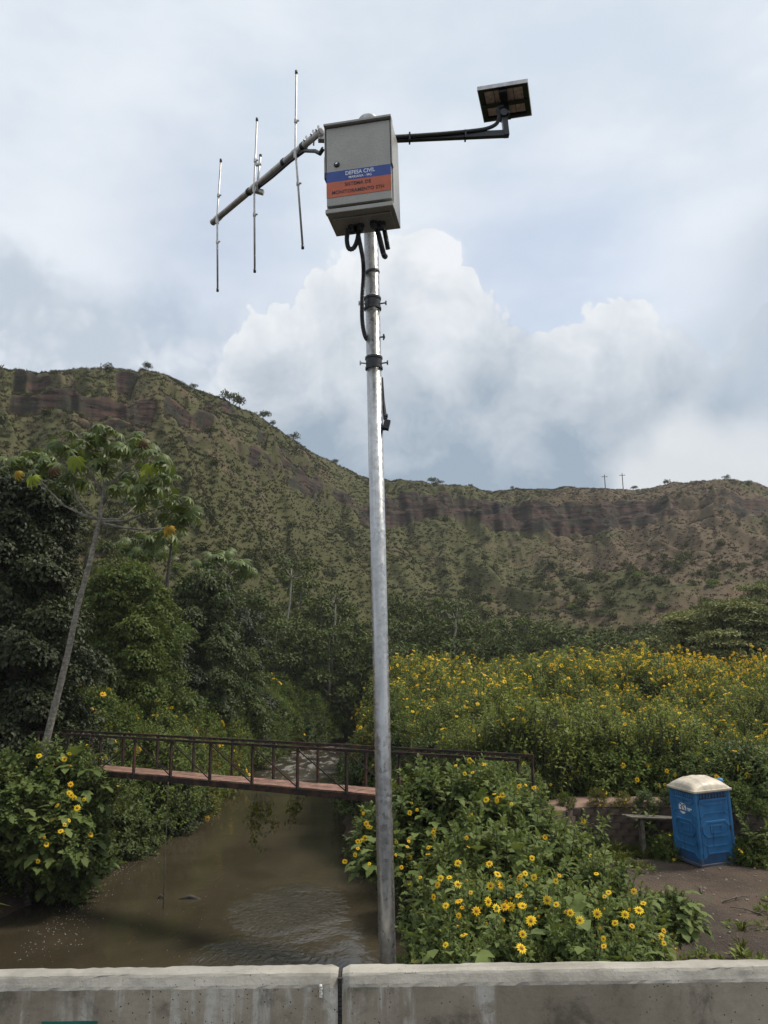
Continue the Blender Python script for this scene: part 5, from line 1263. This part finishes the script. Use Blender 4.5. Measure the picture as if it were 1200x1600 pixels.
near_tree('rounded green tree overhanging the far river bend', 500, 1050, 88, 3.6, 7, 'leaf_tree', .22, 110, 16, low=.08)
near_tree('green riverside tree left of the pole beyond the bend', 560, 1005, 94, 4.4, 8, 'leaf_tree', .24, 90, 18, low=.08, mat2='leaf_far', frac2=.5)
near_tree('grey-green bushy tree left of the pole above the river', 535, 1085, 86, 3.0, 9, 'leaf_far', .2, 120, 12, low=.05)
near_tree('dark tree among vines left of the draped column', 278, 990, 50, 2.2, 14, 'leaf_dark', .18, 190, 14, low=.05, hang=.8)

# ---- far wood along the foot of the hill
def far_proto(k, flat):
    g = np.random.default_rng(700+k); H = 9.0; cl = []
    for j in range(11):
        f = (j+.5)/11; a = j*GA; w = 3.0*math.sqrt(max(.1, 1-((f-.45)/.62)**2)); r = w*g.uniform(.3, .8); c = g.uniform(.9, 1.5); cl.append((r*math.cos(a), r*math.sin(a), H*(.22+.70*f), c, c*flat))
    return crown_mesh('crown', g, cl, 75, .34, 'leaf_far', KITE2, .3, .45, mat2='leaf_green', frac2=.12), me_from(trunk_mb(g, H*.85, .16, cl[::2], n=7), 'trunk', 'bark_dark' if k % 2 else 'bark')
FARP = [far_proto(k, .8 if k % 2 else .6) for k in range(5)]
def hill_z_at(x, y):
    """height of the hillside where it stands above the valley floor"""
    az = math.atan2(x, y); lo, hi = 0.0, 1.0; rho = math.hypot(x, y)
    azd = math.degrees(az); Db = float(np.interp(azd, [-80, -28, -18, -8, 0, 8, 30, 80], [62, 62, 72, 105, 128, 128, 118, 118])); Dr = float(np.interp(az, _az, _rd)); s = (rho-Db)/(Dr-Db)
    if s < 0: return gz(x, y)
    return max(gz(x, y), float(hill_xyz(np.array([az]), np.array([s]))[2][0]))
g = np.random.default_rng(77)
FT = [(412, 930, 88, 1), (470, 900, 96, 0), (500, 925, 92, 2), (540, 935, 95, 3), (430, 960, 80, 4), (475, 965, 82, 1), (515, 975, 80, 0), (555, 965, 86, 2), (620, 925, 105, 1), (655, 940, 108, 3), (690, 935, 112, 0), (730, 945, 112, 2), (625, 965, 88, 4), (665, 970, 86, 1), (705, 965, 90, 3), (745, 970, 90, 0), (785, 965, 100, 2), (820, 960, 108, 4), (855, 970, 100, 1), (890, 975, 96, 0), (925, 985, 92, 3),
      (960, 985, 100, 2), (1000, 985, 96, 4), (1040, 985, 105, 0), (385, 925, 84, 3), (350, 915, 80, 2), (770, 990, 76, 1), (830, 992, 78, 3), (700, 992, 74, 0), (905, 998, 74, 2), (640, 1000, 72, 2), (590, 985, 82, 4), (600, 960, 95, 0), (1100, 970, 100, 1), (1170, 960, 104, 3)]
for k, (px, py, Y, i) in enumerate(FT):
    t = P(px, py, Y=Y); zb = hill_z_at(t.x, Y)-.3; H = max(3.5, t.z-zb); s = H/9.0
    lab = 'grey-green tree in the far wood at the foot of the hill, right of the pole' if px > 590 else 'grey-green tree in the far wood at the foot of the hill, left of the pole'
    o = make_tree('wood_tree', lab, (t.x, Y, zb), *FARP[i], group='far wood right of the pole' if px > 590 else 'far wood left of the pole', rz=g.uniform(0, 6.28)); w_ = max(s, .62)*g.uniform(.8, 1.05); o.scale = (w_, w_, s)
# pale bare-trunked trees standing out of the far wood
def pale_tree(label, pb, pt, Y, seed, spread):
    g = np.random.default_rng(seed); b, t = P(*pb, Y=Y), P(*pt, Y=Y); r = thing('pale_trunk_tree', label, 'tree', tuple(b), 'pale-trunked trees of the far wood'); zz = hill_z_at(b.x, Y)
    mb = MB().tube([Vector((-.2, 0, zz-b.z-.3)), Vector((0, 0, 0)), (t-b)*.5+Vector((.15, 0, 0)), t-b], [.15, .13, .11, .07], 8); cl = []
    for k in range(7):
        a = k*GA; e = (t-b)+Vector((math.cos(a)*spread*g.uniform(.4, 1), math.sin(a)*spread, g.uniform(.2, 1.6))); mb.tube([(t-b)*.96, (t-b).lerp(e, .5)+Vector((0, 0, -.2)), e], [.07, .05, .02], 5); cl.append((e.x, e.y, e.z, spread*.42, spread*.25))
    mb.build('trunk', 'bark_pale', r, True); link('crown', crown_mesh('crown', g, cl, 45, .36, 'leaf_far', KITE2, .5, .3), r)
pale_tree('tall thin tree with white trunk standing above the wood left of the pole', (444, 995), (456, 900), 84, 5, 2.6)
pale_tree('slim pale tree between the white trunk and the pole', (520, 995), (524, 940), 86, 6, 1.6)
pale_tree('thin pale trunk just right of the pole in the far wood', (709, 1000), (712, 965), 84, 7, 1.6)

# ---- flat-crowned trees on the right
def umbrella_tree(label, px, ptop, Y, width, seed, layers):
    g = np.random.default_rng(seed); top = P(px, ptop, Y=Y); zb = gz(top.x, Y)-.2; H = top.z-zb; cl = []; mb = MB()
    for k in range(layers):
        f = k/max(1, layers-1); z = H*(1-.50*f)-.35; a = k*GA*1.3+seed; rr = width*(.15+.62*math.sqrt(f+.03))*g.uniform(.8, 1.1); c = width*g.uniform(.36, .5)
        x, y = rr*math.cos(a), rr*math.sin(a)*.6; cl.append((x, y, z, c, c*.26)); cl.append((x+c*.5*g.uniform(-1, 1), y, z-.1, c*.7, c*.22))
        b = Vector((g.uniform(-.2, .2), 0, H*.12)); e = Vector((x, y, z)); mb.tube([b, b.lerp(e, .5)+Vector((0, 0, -.25)), e-Vector((0, 0, .15))], [.10, .07, .03], 6)
        for q in range(4):
            e2 = e+Vector((g.uniform(-c, c)*.8, g.uniform(-c, c)*.5, -.05)); mb.tube([b.lerp(e, .6)+Vector((0, 0, -.2)), e2], [.05, .015], 5)
    mb.tube([(0, 0, -.4), (.05, 0, H*.14)], [.22, .16], 8)
    r = thing('umbrella_tree', label, 'tree', (top.x, Y, zb)); mb.build('trunk', 'bark_dark', r, True); link('crown', crown_mesh('crown', g, cl, 170, .23, 'leaf_umbrella', KITE2, .1, .35, flat=2.0), r)
umbrella_tree('flat-crowned tree in front of the hill, leftmost of the layered trees on the right', 1070, 955, 64, 3.2, 1, 9)
umbrella_tree('largest layered flat-crowned tree near the right edge', 1140, 938, 60, 3.8, 2, 11)
umbrella_tree('layered flat-crowned tree cut by the right edge', 1205, 948, 58, 3.2, 3, 9)
umbrella_tree('dark open-crowned tree rising behind the layered trees at the right edge', 1180, 915, 76, 3.4, 4, 8)
umbrella_tree('low flat-crowned tree below the layered trees above the yellow flowers', 1120, 985, 58, 2.8, 5, 8)
umbrella_tree('small feathery tree left of the layered trees', 1010, 995, 70, 2.0, 6, 7)

# ---- the tall umbrella-leaved tree with the leaning pale trunk
def T_palm(n=9):
    V = [(0, 0, .0)]; F = []
    for k in range(n):
        a = -math.pi*.5+(k-(n-1)/2)*(2*math.pi*.86/n)+math.pi; L_ = 1.0-.28*abs((k-(n-1)/2)/((n-1)/2))**1.5
        c, s = math.cos(a), math.sin(a); w = .15; px_, py_ = -s, c; i = len(V)
        V += [(.12*c, .12*s, .01), (.62*L_*c+w*px_, .62*L_*s+w*py_, -.10), (.62*L_*c-w*px_, .62*L_*s-w*py_, -.10), (L_*c, L_*s, -.34), (.6*L_*c, .6*L_*s, -.05), (.30*c+.085*px_, .30*s+.085*py_, .01), (.30*c-.085*px_, .30*s-.085*py_, .01), (.30*c, .30*s, .035)]
        F += [(0, i+5, i+7), (0, i+7, i+6), (i+5, i+1, i+4), (i+5, i+4, i+7), (i+7, i+4, i+2), (i+7, i+2, i+6), (i+1, i+3, i+4), (i+4, i+3, i+2)]
    return np.array(V, float), np.array(F)
PALM = T_palm()
def palm_leaf(k, mat, droop):
    V, F = PALM; V = V.copy(); r = np.hypot(V[:, 0], V[:, 1]); V[:, 2] -= droop*r**2; t = np.full(len(V), .25+.17*k); V[:, 1] += 0
    me = np_mesh('palmate_leaf', V, F, [mat], tint=t); return me
PL = [palm_leaf(k, 'leaf_cecropia', d) for k, d in enumerate((.0, .15, .35, .10, .55))]; PL_LIME = palm_leaf(1, 'leaf_lime', .5); PL_OLD = palm_leaf(2, 'leaf_old', .7); PL_DRY = palm_leaf(1, 'leaf_dry', .8)
def cecropia(label, Y, trunk, r0, r1, branches, tips, nper, size, seed, special=(), mat='bark_pale'):
    g = np.random.default_rng(seed); b = P(*trunk[0], Y=Y); zb = gz(b.x, Y); t = thing('umbrella_leaf_tree', label, 'tree', (b.x, Y, zb)); O = Vector((b.x, Y, zb))
    pts = [Vector((b.x-.25, Y, zb-.4))]+[P(*q, Y=Y) for q in trunk]; rad = [r0*1.1]+[r0+(r1-r0)*i/(len(trunk)-1) for i in range(len(trunk))]
    MB().tube([p-O for p in pts], rad, 12).build('trunk', mat, t, True)
    for br in branches:
        dy = g.uniform(-.9, .9); n = len(br); q = [P(px, py, Y=Y+dy*i/(n-1)) for i, (px, py) in enumerate(br)]
        MB().tube([p-O for p in q], [.055-.035*i/(n-1) for i in range(n)], 8).build('branch', mat, t, True)
    for (px, py) in tips:
        c = P(px, py, Y=Y+g.uniform(-1.2, 1.2))-O
        for k in range(nper):
            a = k*GA+g.uniform(-.3, .3); e = g.uniform(-.5, .9); out = Vector((math.cos(a)*math.cos(e), math.sin(a)*math.cos(e), math.sin(e))); pl = size*g.uniform(.6, 1.7)
            p = c+out*pl
            lf = link('leaf', PL[int(g.integers(0, 5))], t); lf.location = p; s = size*g.uniform(.75, 1.2); lf.scale = (s, s, s)
            upv = (Vector((0, 0, 1))+out*.6+Vector(g.normal(0, .45, 3))).normalized(); yv = (out+Vector((0, 0, -.25))); xv = yv.cross(upv).normalized(); yv = upv.cross(xv)
            lf.rotation_euler = Matrix((xv, yv, upv)).transposed().to_euler()
            MB().tube([c, c.lerp(p, .5)+Vector((0, 0, .04)), p], [.014, .011, .009], 4, False).build('leaf_stalk', 'leaf_cecropia', t)
    for (px, py, me, s, dy) in special:
        p = P(px, py, Y=Y+dy)-O; lf = link('leaf', me, t); lf.location = p; lf.scale = (s, s, s); upv = Vector((g.normal(0, .15), -1, .35)).normalized(); yv = Vector((g.normal(0, .2), 0, -1)); xv = yv.cross(upv).normalized(); yv = upv.cross(xv); lf.rotation_euler = Matrix((xv, yv, upv)).transposed().to_euler()
    return t
cecropia('tall slender umbrella-leaved tree with leaning pale trunk on the left', 27.0, [(70, 1168), (84, 1110), (104, 1030), (122, 945), (140, 880), (155, 815), (162, 770), (166, 735)], .125, .06,
         [[(156, 812), (130, 805), (100, 790), (72, 762), (52, 735)], [(158, 815), (135, 800), (120, 780), (114, 755)], [(159, 812), (185, 812), (200, 802), (212, 790)], [(160, 815), (195, 814), (225, 802), (255, 790)], [(160, 818), (190, 824), (225, 828), (258, 825)], [(160, 790), (175, 755), (195, 735), (222, 715)], [(160, 775), (140, 735), (110, 705)], [(165, 740), (168, 705), (165, 685)]],
         [(46, 728), (112, 700), (165, 678), (226, 708), (262, 780), (272, 815), (115, 748), (213, 780), (75, 722), (190, 700), (140, 690), (205, 745), (165, 730), (285, 790), (90, 760), (60, 715), (95, 690), (245, 725), (150, 705), (235, 760), (20, 735), (180, 765), (255, 745), (125, 725), (205, 690), (290, 810)], 8, .37, 3,
         [(118, 716, PL_LIME, .44, -1.3), (233, 728, PL_LIME, .44, -1.3), (263, 824, PL_OLD, .30, -1.0), (26, 738, PL_OLD, .24, -1.2), (82, 732, PL_DRY, .30, -1.3), (222, 690, PL_DRY, .28, -1.2), (50, 745, PL_LIME, .36, -1.4)], mat='bark_ring')
cecropia('second dark umbrella-leaved tree behind the leaning trunk', 53.0, [(262, 900), (266, 870), (268, 850), (262, 845)], .12, .06, [[(262, 850), (235, 842), (205, 850)], [(262, 850), (280, 838), (290, 830)]], [(200, 852), (230, 845), (262, 838), (250, 862), (215, 868)], 10, .62, 8, mat='bark_dark')
cecropia('palm-like umbrella-leaved crown above the dark vine tree', 57.0, [(352, 960), (356, 915), (358, 893)], .12, .07, [[(358, 895), (340, 880), (330, 875)], [(358, 895), (372, 885), (380, 888)]], [(332, 872), (350, 866), (372, 880), (385, 893), (318, 885)], 9, .60, 9, mat='bark')

# ================================================================== HILL GROWTH
def tuft(k, mat, h=.75, n=16):
    g = np.random.default_rng(900+k); L = Leafy(); a = g.uniform(0, 6.28, n); r = .28*np.sqrt(g.random(n)); O = np.stack([r*np.cos(a), r*np.sin(a), np.full(n, -.1)], 1); D = np.stack([np.cos(a)*.55, np.sin(a)*.55, np.ones(n)], 1)+g.normal(0, .2, (n, 3))
    L.add(stamp(T_kite2(.10), O, D, np.stack([np.cos(a), np.sin(a), np.zeros(n)], 1)*-1+g.normal(0, .3, (n, 3)), h*g.uniform(.6, 1.2, n), g.random(n)), mat); return L.mesh('grass_tuft')
TUFT = [tuft(0, 'hill_blade'), tuft(1, 'hill_blade', .6), tuft(2, 'hill_blade', .6), tuft(3, 'hill_blade', .5)]
def bush(k, mat, n=420):
    g = np.random.default_rng(930+k); cl = [(g.normal(0, .5), g.normal(0, .5), g.uniform(.4, 1.1), g.uniform(.5, .8), g.uniform(.4, .7)) for _ in range(5)]; return crown_mesh('bush', g, cl, n/6, .28, mat, KITE2, .3, .4)
BUSH = [bush(0, 'leaf_scrub'), bush(1, 'leaf_scrub'), bush(2, 'leaf_far'), bush(3, 'leaf_green')]
def hill_growth():
    g = np.random.default_rng(55); n = 42000; az = np.radians(g.uniform(-29, 29, n)); s = g.uniform(.05, 1.02, n)**.8; X, Y, Z, rk = hill_xyz(az, s)
    den = fbm(X*.05, Y*.05, 71, 4)+.5; keep = (g.random(n) < .35+.9*den)*(g.random(n) > rk*.75); pts = np.stack([X, Y, Z-.05], 1)[keep]
    dry = fbm(X*.02, Y*.02, 81, 3)[keep]+g.normal(0, .18, keep.sum()); idx = np.where(dry > .02, g.integers(0, 2, keep.sum()), np.where(g.random(keep.sum()) < .5, 2, 3))
    scatter('hill_grass', pts, TUFT, g, 'dry tufted grass covering the hillside', 'grass', .45, .95, .15, idx=idx)
    n = 3000; az = np.radians(g.uniform(-29, 29, n)); s = g.uniform(.0, .98, n)**1.25; X, Y, Z, rk = hill_xyz(az, s); azd = np.degrees(az)
    den = fbm(X*.035, Y*.035, 61, 4)+.5; low = np.clip(1.1-s*1.9, .0, 1); leftw = np.clip((-azd-4)/10, 0, 1)*np.clip(1.2-s*1.35, 0, 1); pr = np.clip(low*.9+leftw*.35+(den-.78)*1.0*(1-.6*np.clip((azd+2)/6, 0, 1)), .015, 1)
    keep = g.random(n) < pr; pts = np.stack([X, Y, Z-.3], 1)[keep]; i2 = np.where(s[keep] < .25, g.integers(1, 4, keep.sum()), g.integers(0, 2, keep.sum()))
    scatter('hill_scrub', pts, BUSH, g, 'scattered low dark scrub on the hillside', 'scrub', .45, 1.3, .1, idx=i2)
    # valley floor between the sunflowers and the hill
    pts = []; i3 = []
    for y in np.arange(58, 135, 2.0):
        for x in np.arange(-32, y*.62, 2.1):
            xx, yy = x+g.uniform(-1, 1), y+g.uniform(-1, 1)
            if float(left_x(yy))-1 < xx < float(right_x(yy))+1: continue
            zz = hill_z_at(xx, yy)
            if zz > gz(xx, yy)+5: continue
            pts.append((xx, yy, zz-.2)); i3.append(int(g.integers(1, 4)))
    for y in np.arange(44, 62, 1.8):
        for x in np.arange(-36, -14, 1.8):
            xx, yy = x+g.uniform(-1, 1), y+g.uniform(-1, 1); zz = hill_z_at(xx, yy)
            if zz > gz(xx, yy)+5: continue
            pts.append((xx, yy, zz-.2)); i3.append(int(g.integers(2, 4)))
    scatter('valley_scrub', pts, BUSH, g, 'low green scrub on the valley floor before the far wood', 'scrub', .9, 1.9, .1, idx=i3)
hill_growth()
def ridge_point(px, back=0.0):
    best = None
    az = math.atan2(ray(px, 700).x, ray(px, 700).y)
    s = np.linspace(.8, 1.02, 60); X, Y, Z, _ = hill_xyz(np.full(60, az), s); k = int(np.argmax(Z/np.hypot(X, Y))); return Vector((X[k], Y[k], Z[k]))
RS = [(356, 1.7, 'dark round shrub on the descending ridge, upper of the touching pair'), (372, 2.0, 'dark round shrub on the descending ridge, lower of the touching pair'), (410, 1.5, 'small shrub on the ridge below the touching pair'), (458, 1.4, 'low shrub on the ridge shoulder'), (425, .9, 'tiny shrub on the ridge between two others'), (676, 1.5, 'shrub on the skyline just right of the pole'), (686, 1.1, 'smaller skyline shrub touching the one right of the pole'), (225, 1.1, 'small flat shrub on the high left skyline'), (985, 1.1, 'small shrub on the skyline right of the utility poles'), (1130, 1.0, 'small shrub on the skyline near the right edge'), (797, .8, 'tiny shrub in the dip of the skyline'), (525, 1.0, 'tiny shrub on the ridge left of the pole'), (300, .8, 'tiny shrub on the left skyline')]
for k, (px, s, lab) in enumerate(RS):
    p = ridge_point(px); t = thing('ridge_shrub', lab, 'shrub', tuple(p), 'shrubs on the skyline'); o = link('foliage', BUSH[k % 3], t); o.scale = (s*.9, s*.9, s); o.rotation_euler = (0, 0, k)
    MB().tube([(0, 0, -.4), (.05, 0, .9*s)], [.09, .04], 5).build('stem', 'bark_dark', t)
for px, h, lab in ((941.5, 5.2, 'left one of two utility poles on the skyline'), (969, 6.0, 'right one of two utility poles on the skyline')):
    p = ridge_point(px); t = thing('utility_pole', lab, 'utility pole', tuple(p), 'utility poles on the skyline')
    MB().tube([(0, 0, -.5), (0, 0, h)], [.17, .13], 8).build('post', 'bark_dark', t); MB().box((0, 0, h-.8), (2.1, .14, .16)).build('crossarm', 'bark_dark', t)
    for x in (-.9, .9): MB().tube([(x, 0, h-.72), (x, 0, h-.5)], [.06, .05], 6).build('insulator', 'bark', t)

# ================================================================== SMALL GROWTH AND LITTER
def grass_clump(k, h):
    g = np.random.default_rng(960+k); L = Leafy(); n = 34; a = g.uniform(0, 6.28, n); O = np.stack([.10*np.cos(a)*g.random(n), .10*np.sin(a)*g.random(n), np.zeros(n)], 1); out = np.stack([np.cos(a), np.sin(a), np.zeros(n)], 1); D1 = norm(out*.35+np.array([0, 0, 1.])+g.normal(0, .12, (n, 3))); ln = h*g.uniform(.5, 1, n); Mi = O+D1*(ln*.6)[:, None]; D2 = norm(out*.9+np.array([0, 0, .15])+g.normal(0, .15, (n, 3)))
    t = g.random(n); w = .018*h/.6
    for (A, D, l, w0, w1) in ((O, D1, ln*.6, w, w*.85), (Mi, D2, ln*.5, w*.85, .001)):
        x = norm(np.cross(D, out+1e-3)); V = np.stack([A-x*w0, A+x*w0, A+D*l[:, None]+x*w1, A+D*l[:, None]-x*w1], 1).reshape(-1, 3); L.add((V, np.arange(n*4).reshape(-1, 4)[:, [0, 1, 2]], np.repeat(t, 4)), 'grass_blade'); L.add((V.copy(), np.arange(n*4).reshape(-1, 4)[:, [0, 2, 3]], np.repeat(t, 4)), 'grass_blade')
    return L.mesh('grass_clump')
def weed(k, mat, size, n=34):
    g = np.random.default_rng(980+k); L = Leafy(); p, nn = dome_pts(g, n, .22, .18, .0, .3); L.add(stamp(KITE, p-nn*.05, norm(nn+g.normal(0, .4, p.shape)), norm(nn*.2+np.array([0, 0, 1.])+g.normal(0, .2, p.shape)), size*g.uniform(.6, 1.2, n), g.random(n)), mat); return L.mesh('weed')
GC = [grass_clump(0, .45), grass_clump(1, .9)]; WD = [weed(0, 'leaf_green', .11), weed(1, 'grass_blade', .10), weed(2, 'leaf_field', .14), weed(3, 'leaf_yellowgreen', .09)]
def yard_growth():
    g = np.random.default_rng(66); pts = []; idx = []
    for _ in range(5200):
        x, y = g.uniform(1.5, 15), g.uniform(12.5, 26.5); wy = float(wall_y(np.array([x]))[0])
        if y > wy-.15: continue
        m = float(fbm(np.array([x*.55]), np.array([y*.55]), 44, 3)[0])
        p = -.02+.75*max(0, 1-(wy-y)/1.5)+.8*max(0, 1-abs(y-15.4)/1.7)*(1 if x > 6 else .4)+1.3*max(0, m-.07)+.5*max(0, 1-(x-2)/4)
        if g.random() < p*.75: pts.append((x, y, gz(x, y)-.01)); u = g.random(); idx.append(0 if u < .3 else 2 if u < .55 else 3 if u < .75 else 4)
    scatter('ground_weeds', pts, [GC[0], GC[1], WD[0], WD[1], WD[2], WD[3]], g, 'low weeds and grass round the edges of the dirt yard', 'weeds', .55, 1.25, .2, idx=idx)
    pts = []; 
    for _ in range(260): x, y = g.uniform(6, 15), g.uniform(15, 25.3); pts.append((x, y, gz(x, y)+.005))
    chips = []
    for k in range(4):
        q = np.random.default_rng(k); mb = MB(); lathe(mb, (0, 0, -.02), [(.03, 0), (.055, .02), (.045, .045), (.015, .055)], 6); mb.v = [tuple(np.array(v)*q.uniform(.75, 1.25, 3)) for v in mb.v]; me = bpy.data.meshes.new('stone'); me.from_pydata(mb.v, [], mb.f); me.materials.append(M['stone_chip']); me.update(); chips.append(me)
    scatter('loose_stones', pts, chips, g, 'small pale stones strewn over the dirt yard', 'stones', .25, .8, .3)
    pts = []; idx = []
    for _ in range(420):
        y = g.uniform(20, 33); x = float(left_x(y))-g.uniform(-.1, 2.6); pts.append((x, y, gz(x, y)-.03)); idx.append(int(g.choice([1, 1, 0, 2, 4])))
    scatter('bank_grass', pts, [GC[0], GC[1], WD[0], WD[1], WD[2]], g, 'long grass and weeds hanging over the bare left bank', 'grass', .8, 1.7, .35, idx=idx)
    # foam flecks drifting along the left bank
    L = Leafy(); c = [P(*q, Z=WATER_Z) for q in ((60, 1500), (85, 1460), (115, 1425), (140, 1395), (170, 1365), (205, 1342))]; n = 330; T = T_disc(6); T = (T[0]*np.array([2.6, 2.6, .25]), T[1]); u = g.uniform(0, len(c)-1.01, n); i = u.astype(int); f = u-i; C_ = np.array([tuple(v) for v in c]); O = C_[i]*(1-f)[:, None]+C_[i+1]*f[:, None]
    O[:, 0] += g.normal(0, .42, n); O[:, 1] += g.normal(0, .5, n); O[:, 2] = WATER_Z+.004; S = g.uniform(.006, .022, n); L.add(stamp(T, O, np.tile(np.array([[1., .2, 0]]), (n, 1))+g.normal(0, .3, (n, 3))*np.array([1, 1, 0]), np.tile(np.array([[0, 0, 1.]]), (n, 1)), S, g.random(n)), 'foam')
    o2 = np.array([tuple(P(g.uniform(200, 520), g.uniform(1380, 1505), Z=WATER_Z)) for _ in range(90)]); o2[:, 2] += .004; L.add(stamp(T, o2, np.tile(np.array([[1., .1, 0]]), (90, 1)), np.tile(np.array([[0, 0, 1.]]), (90, 1)), g.uniform(.006, .014, 90), g.random(90)), 'foam')
    tag(link('river_foam', L.mesh('river_foam')), 'white foam flecks drifting along the left side of the river', 'foam', None, 'stuff')
yard_growth()
for k, (px, py, ln, a, lab) in enumerate(((1150, 1400, .9, .4, 'pale forked twig lying on the dirt right of centre'), (1095, 1385, .6, 1.2, 'short twig on the dirt below the toilet'), (1165, 1420, .7, 2.4, 'bent twig lying low on the dirt at the right'))):
    p = P(px, py, Z=-5.62); p.z = gz(p.x, p.y)+.03; d = Vector((math.cos(a), math.sin(a), .05)); mb = MB().tube([p-d*ln*.5, p+Vector((0, 0, .04)), p+d*ln*.5], [.02, .016, .008], 6); mb.tube([p, p+Vector((math.cos(a+.7), math.sin(a+.7), .1))*ln*.4], [.012, .005], 5)
    tag(mb.build('fallen_twig', 'old_wood', None, True), lab, 'twig', 'twigs on the dirt yard')
# single young plants in front of the wall
def young_plant(label, px, ptop, pbase, Y, seed, nfl):
    g = np.random.default_rng(seed); t0, b0 = P(px, ptop, Y=Y), P(px, pbase, Y=Y); zb = gz(b0.x, Y); h = max(.5, t0.z-zb); t = thing('young_sunflower', label, 'plant', (b0.x, Y, zb), 'young plants before the brick wall'); L = Leafy(); n = 9; a = g.uniform(0, 6.28, n)
    base = np.stack([.1*np.cos(a), .1*np.sin(a), np.full(n, h*.35)], 1); d = np.stack([.45*np.cos(a), .45*np.sin(a), np.full(n, 1.)], 1); tips = shoots(L, g, base, d, h*g.uniform(.4, .68, n), 10, .26, LOB, 'leaf_sunflower', hang=.8); L2 = Leafy(); L2.stems(np.zeros((n, 3)), base, .02, .012); link('foliage', L.mesh('foliage'), t); link('stems', L2.mesh('stems'), t)
    for k in range(nfl): o = link('flower', FLW[k % 3], t); o.location = tuple(tips[k]+np.array([0, -.1, .05])); o.rotation_euler = (1.1+g.normal(0, .3), g.normal(0, .3), 0); o.scale = (.095,)*3
young_plant('young sunflower plant with one flower in front of the brick wall', 930, 1262, 1310, 24.2, 1, 1)
young_plant('young leafy plant rising above the plank table', 1012, 1245, 1310, 25.0, 2, 0)
young_plant('young plant with a flower under the plank table', 1028, 1300, 1328, 24.6, 3, 1)
young_plant('small bright green weed plant on the dirt left of centre', 1070, 1408, 1420, 17.6, 4, 0)
young_plant('leafy plant at the right edge beside the path', 1185, 1270, 1310, 23.3, 5, 0)
# vine curtain hanging from the footbridge
def hanging_vine(label, px0, px1, y0, y1, seed, n):
    g = np.random.default_rng(seed); b = FA+FD*((FA.x-P((px0+px1)/2, y0, Y=23.5).x)/abs(FD.x)); Y = b.y; t = thing('hanging_vine', label, 'vine', tuple(P((px0+px1)/2, y0, Y=Y)), 'vines under the footbridge'); O = t.location.copy(); L = Leafy(); S = Leafy()
    for k in range(n):
        px = g.uniform(px0, px1); yb = y0+(y1-y0)*g.uniform(.35, 1); m = 9; q = [P(px+g.normal(0, 3)+(i/m)*g.normal(4, 8), y0-8+(yb-y0+8)*i/m, Y=Y+g.normal(0, .05))-O for i in range(m+1)]; A = np.array([tuple(v) for v in q]); S.stems(A[:-1], A[1:], .008, .007)
        c = 26; f = g.uniform(.2, 1, c); i = np.minimum((f*m).astype(int), m-1); p = A[i]*(1-(f*m-i))[:, None]+A[i+1]*(f*m-i)[:, None]+g.normal(0, .06, (c, 3)); L.add(stamp(KITE, p, g.normal(0, .5, (c, 3))+np.array([0, 0, -.9]), g.normal(0, 1, (c, 3)), g.uniform(.07, .15, c), g.random(c)), 'leaf_yellowgreen')
    link('foliage', L.mesh('foliage'), t); link('strands', S.mesh('strands'), t)
hanging_vine('yellow-green vine curtain hanging from the middle of the footbridge', 385, 425, 1248, 1335, 1, 9)
hanging_vine('thin short vine hanging under the footbridge right of the curtain', 445, 475, 1248, 1290, 2, 4)
hanging_vine('thin long strands hanging under the footbridge left of the rope', 180, 225, 1222, 1330, 3, 3)

# ================================================================== HAZE
hz = MB().box((20, 150, 33), (800, 760, 86)); ho = hz.build('haze', 'foam'); ho['kind'] = 'stuff'; ho['label'] = 'thin humid air over the valley'; ho['category'] = 'haze'
hm = bpy.data.materials.new('haze'); hm.use_nodes = True; HN = NT(hm.node_tree); HN.n.clear(); pv = HN.new('ShaderNodeVolumePrincipled'); pv.inputs['Color'].default_value = (.82, .88, .95, 1); pv.inputs['Density'].default_value = HAZE; pv.inputs['Anisotropy'].default_value = .2
oo = HN.new('ShaderNodeOutputMaterial'); HN.l.new(pv.outputs[0], oo.inputs['Volume']); ho.data.materials.clear(); ho.data.materials.append(hm)
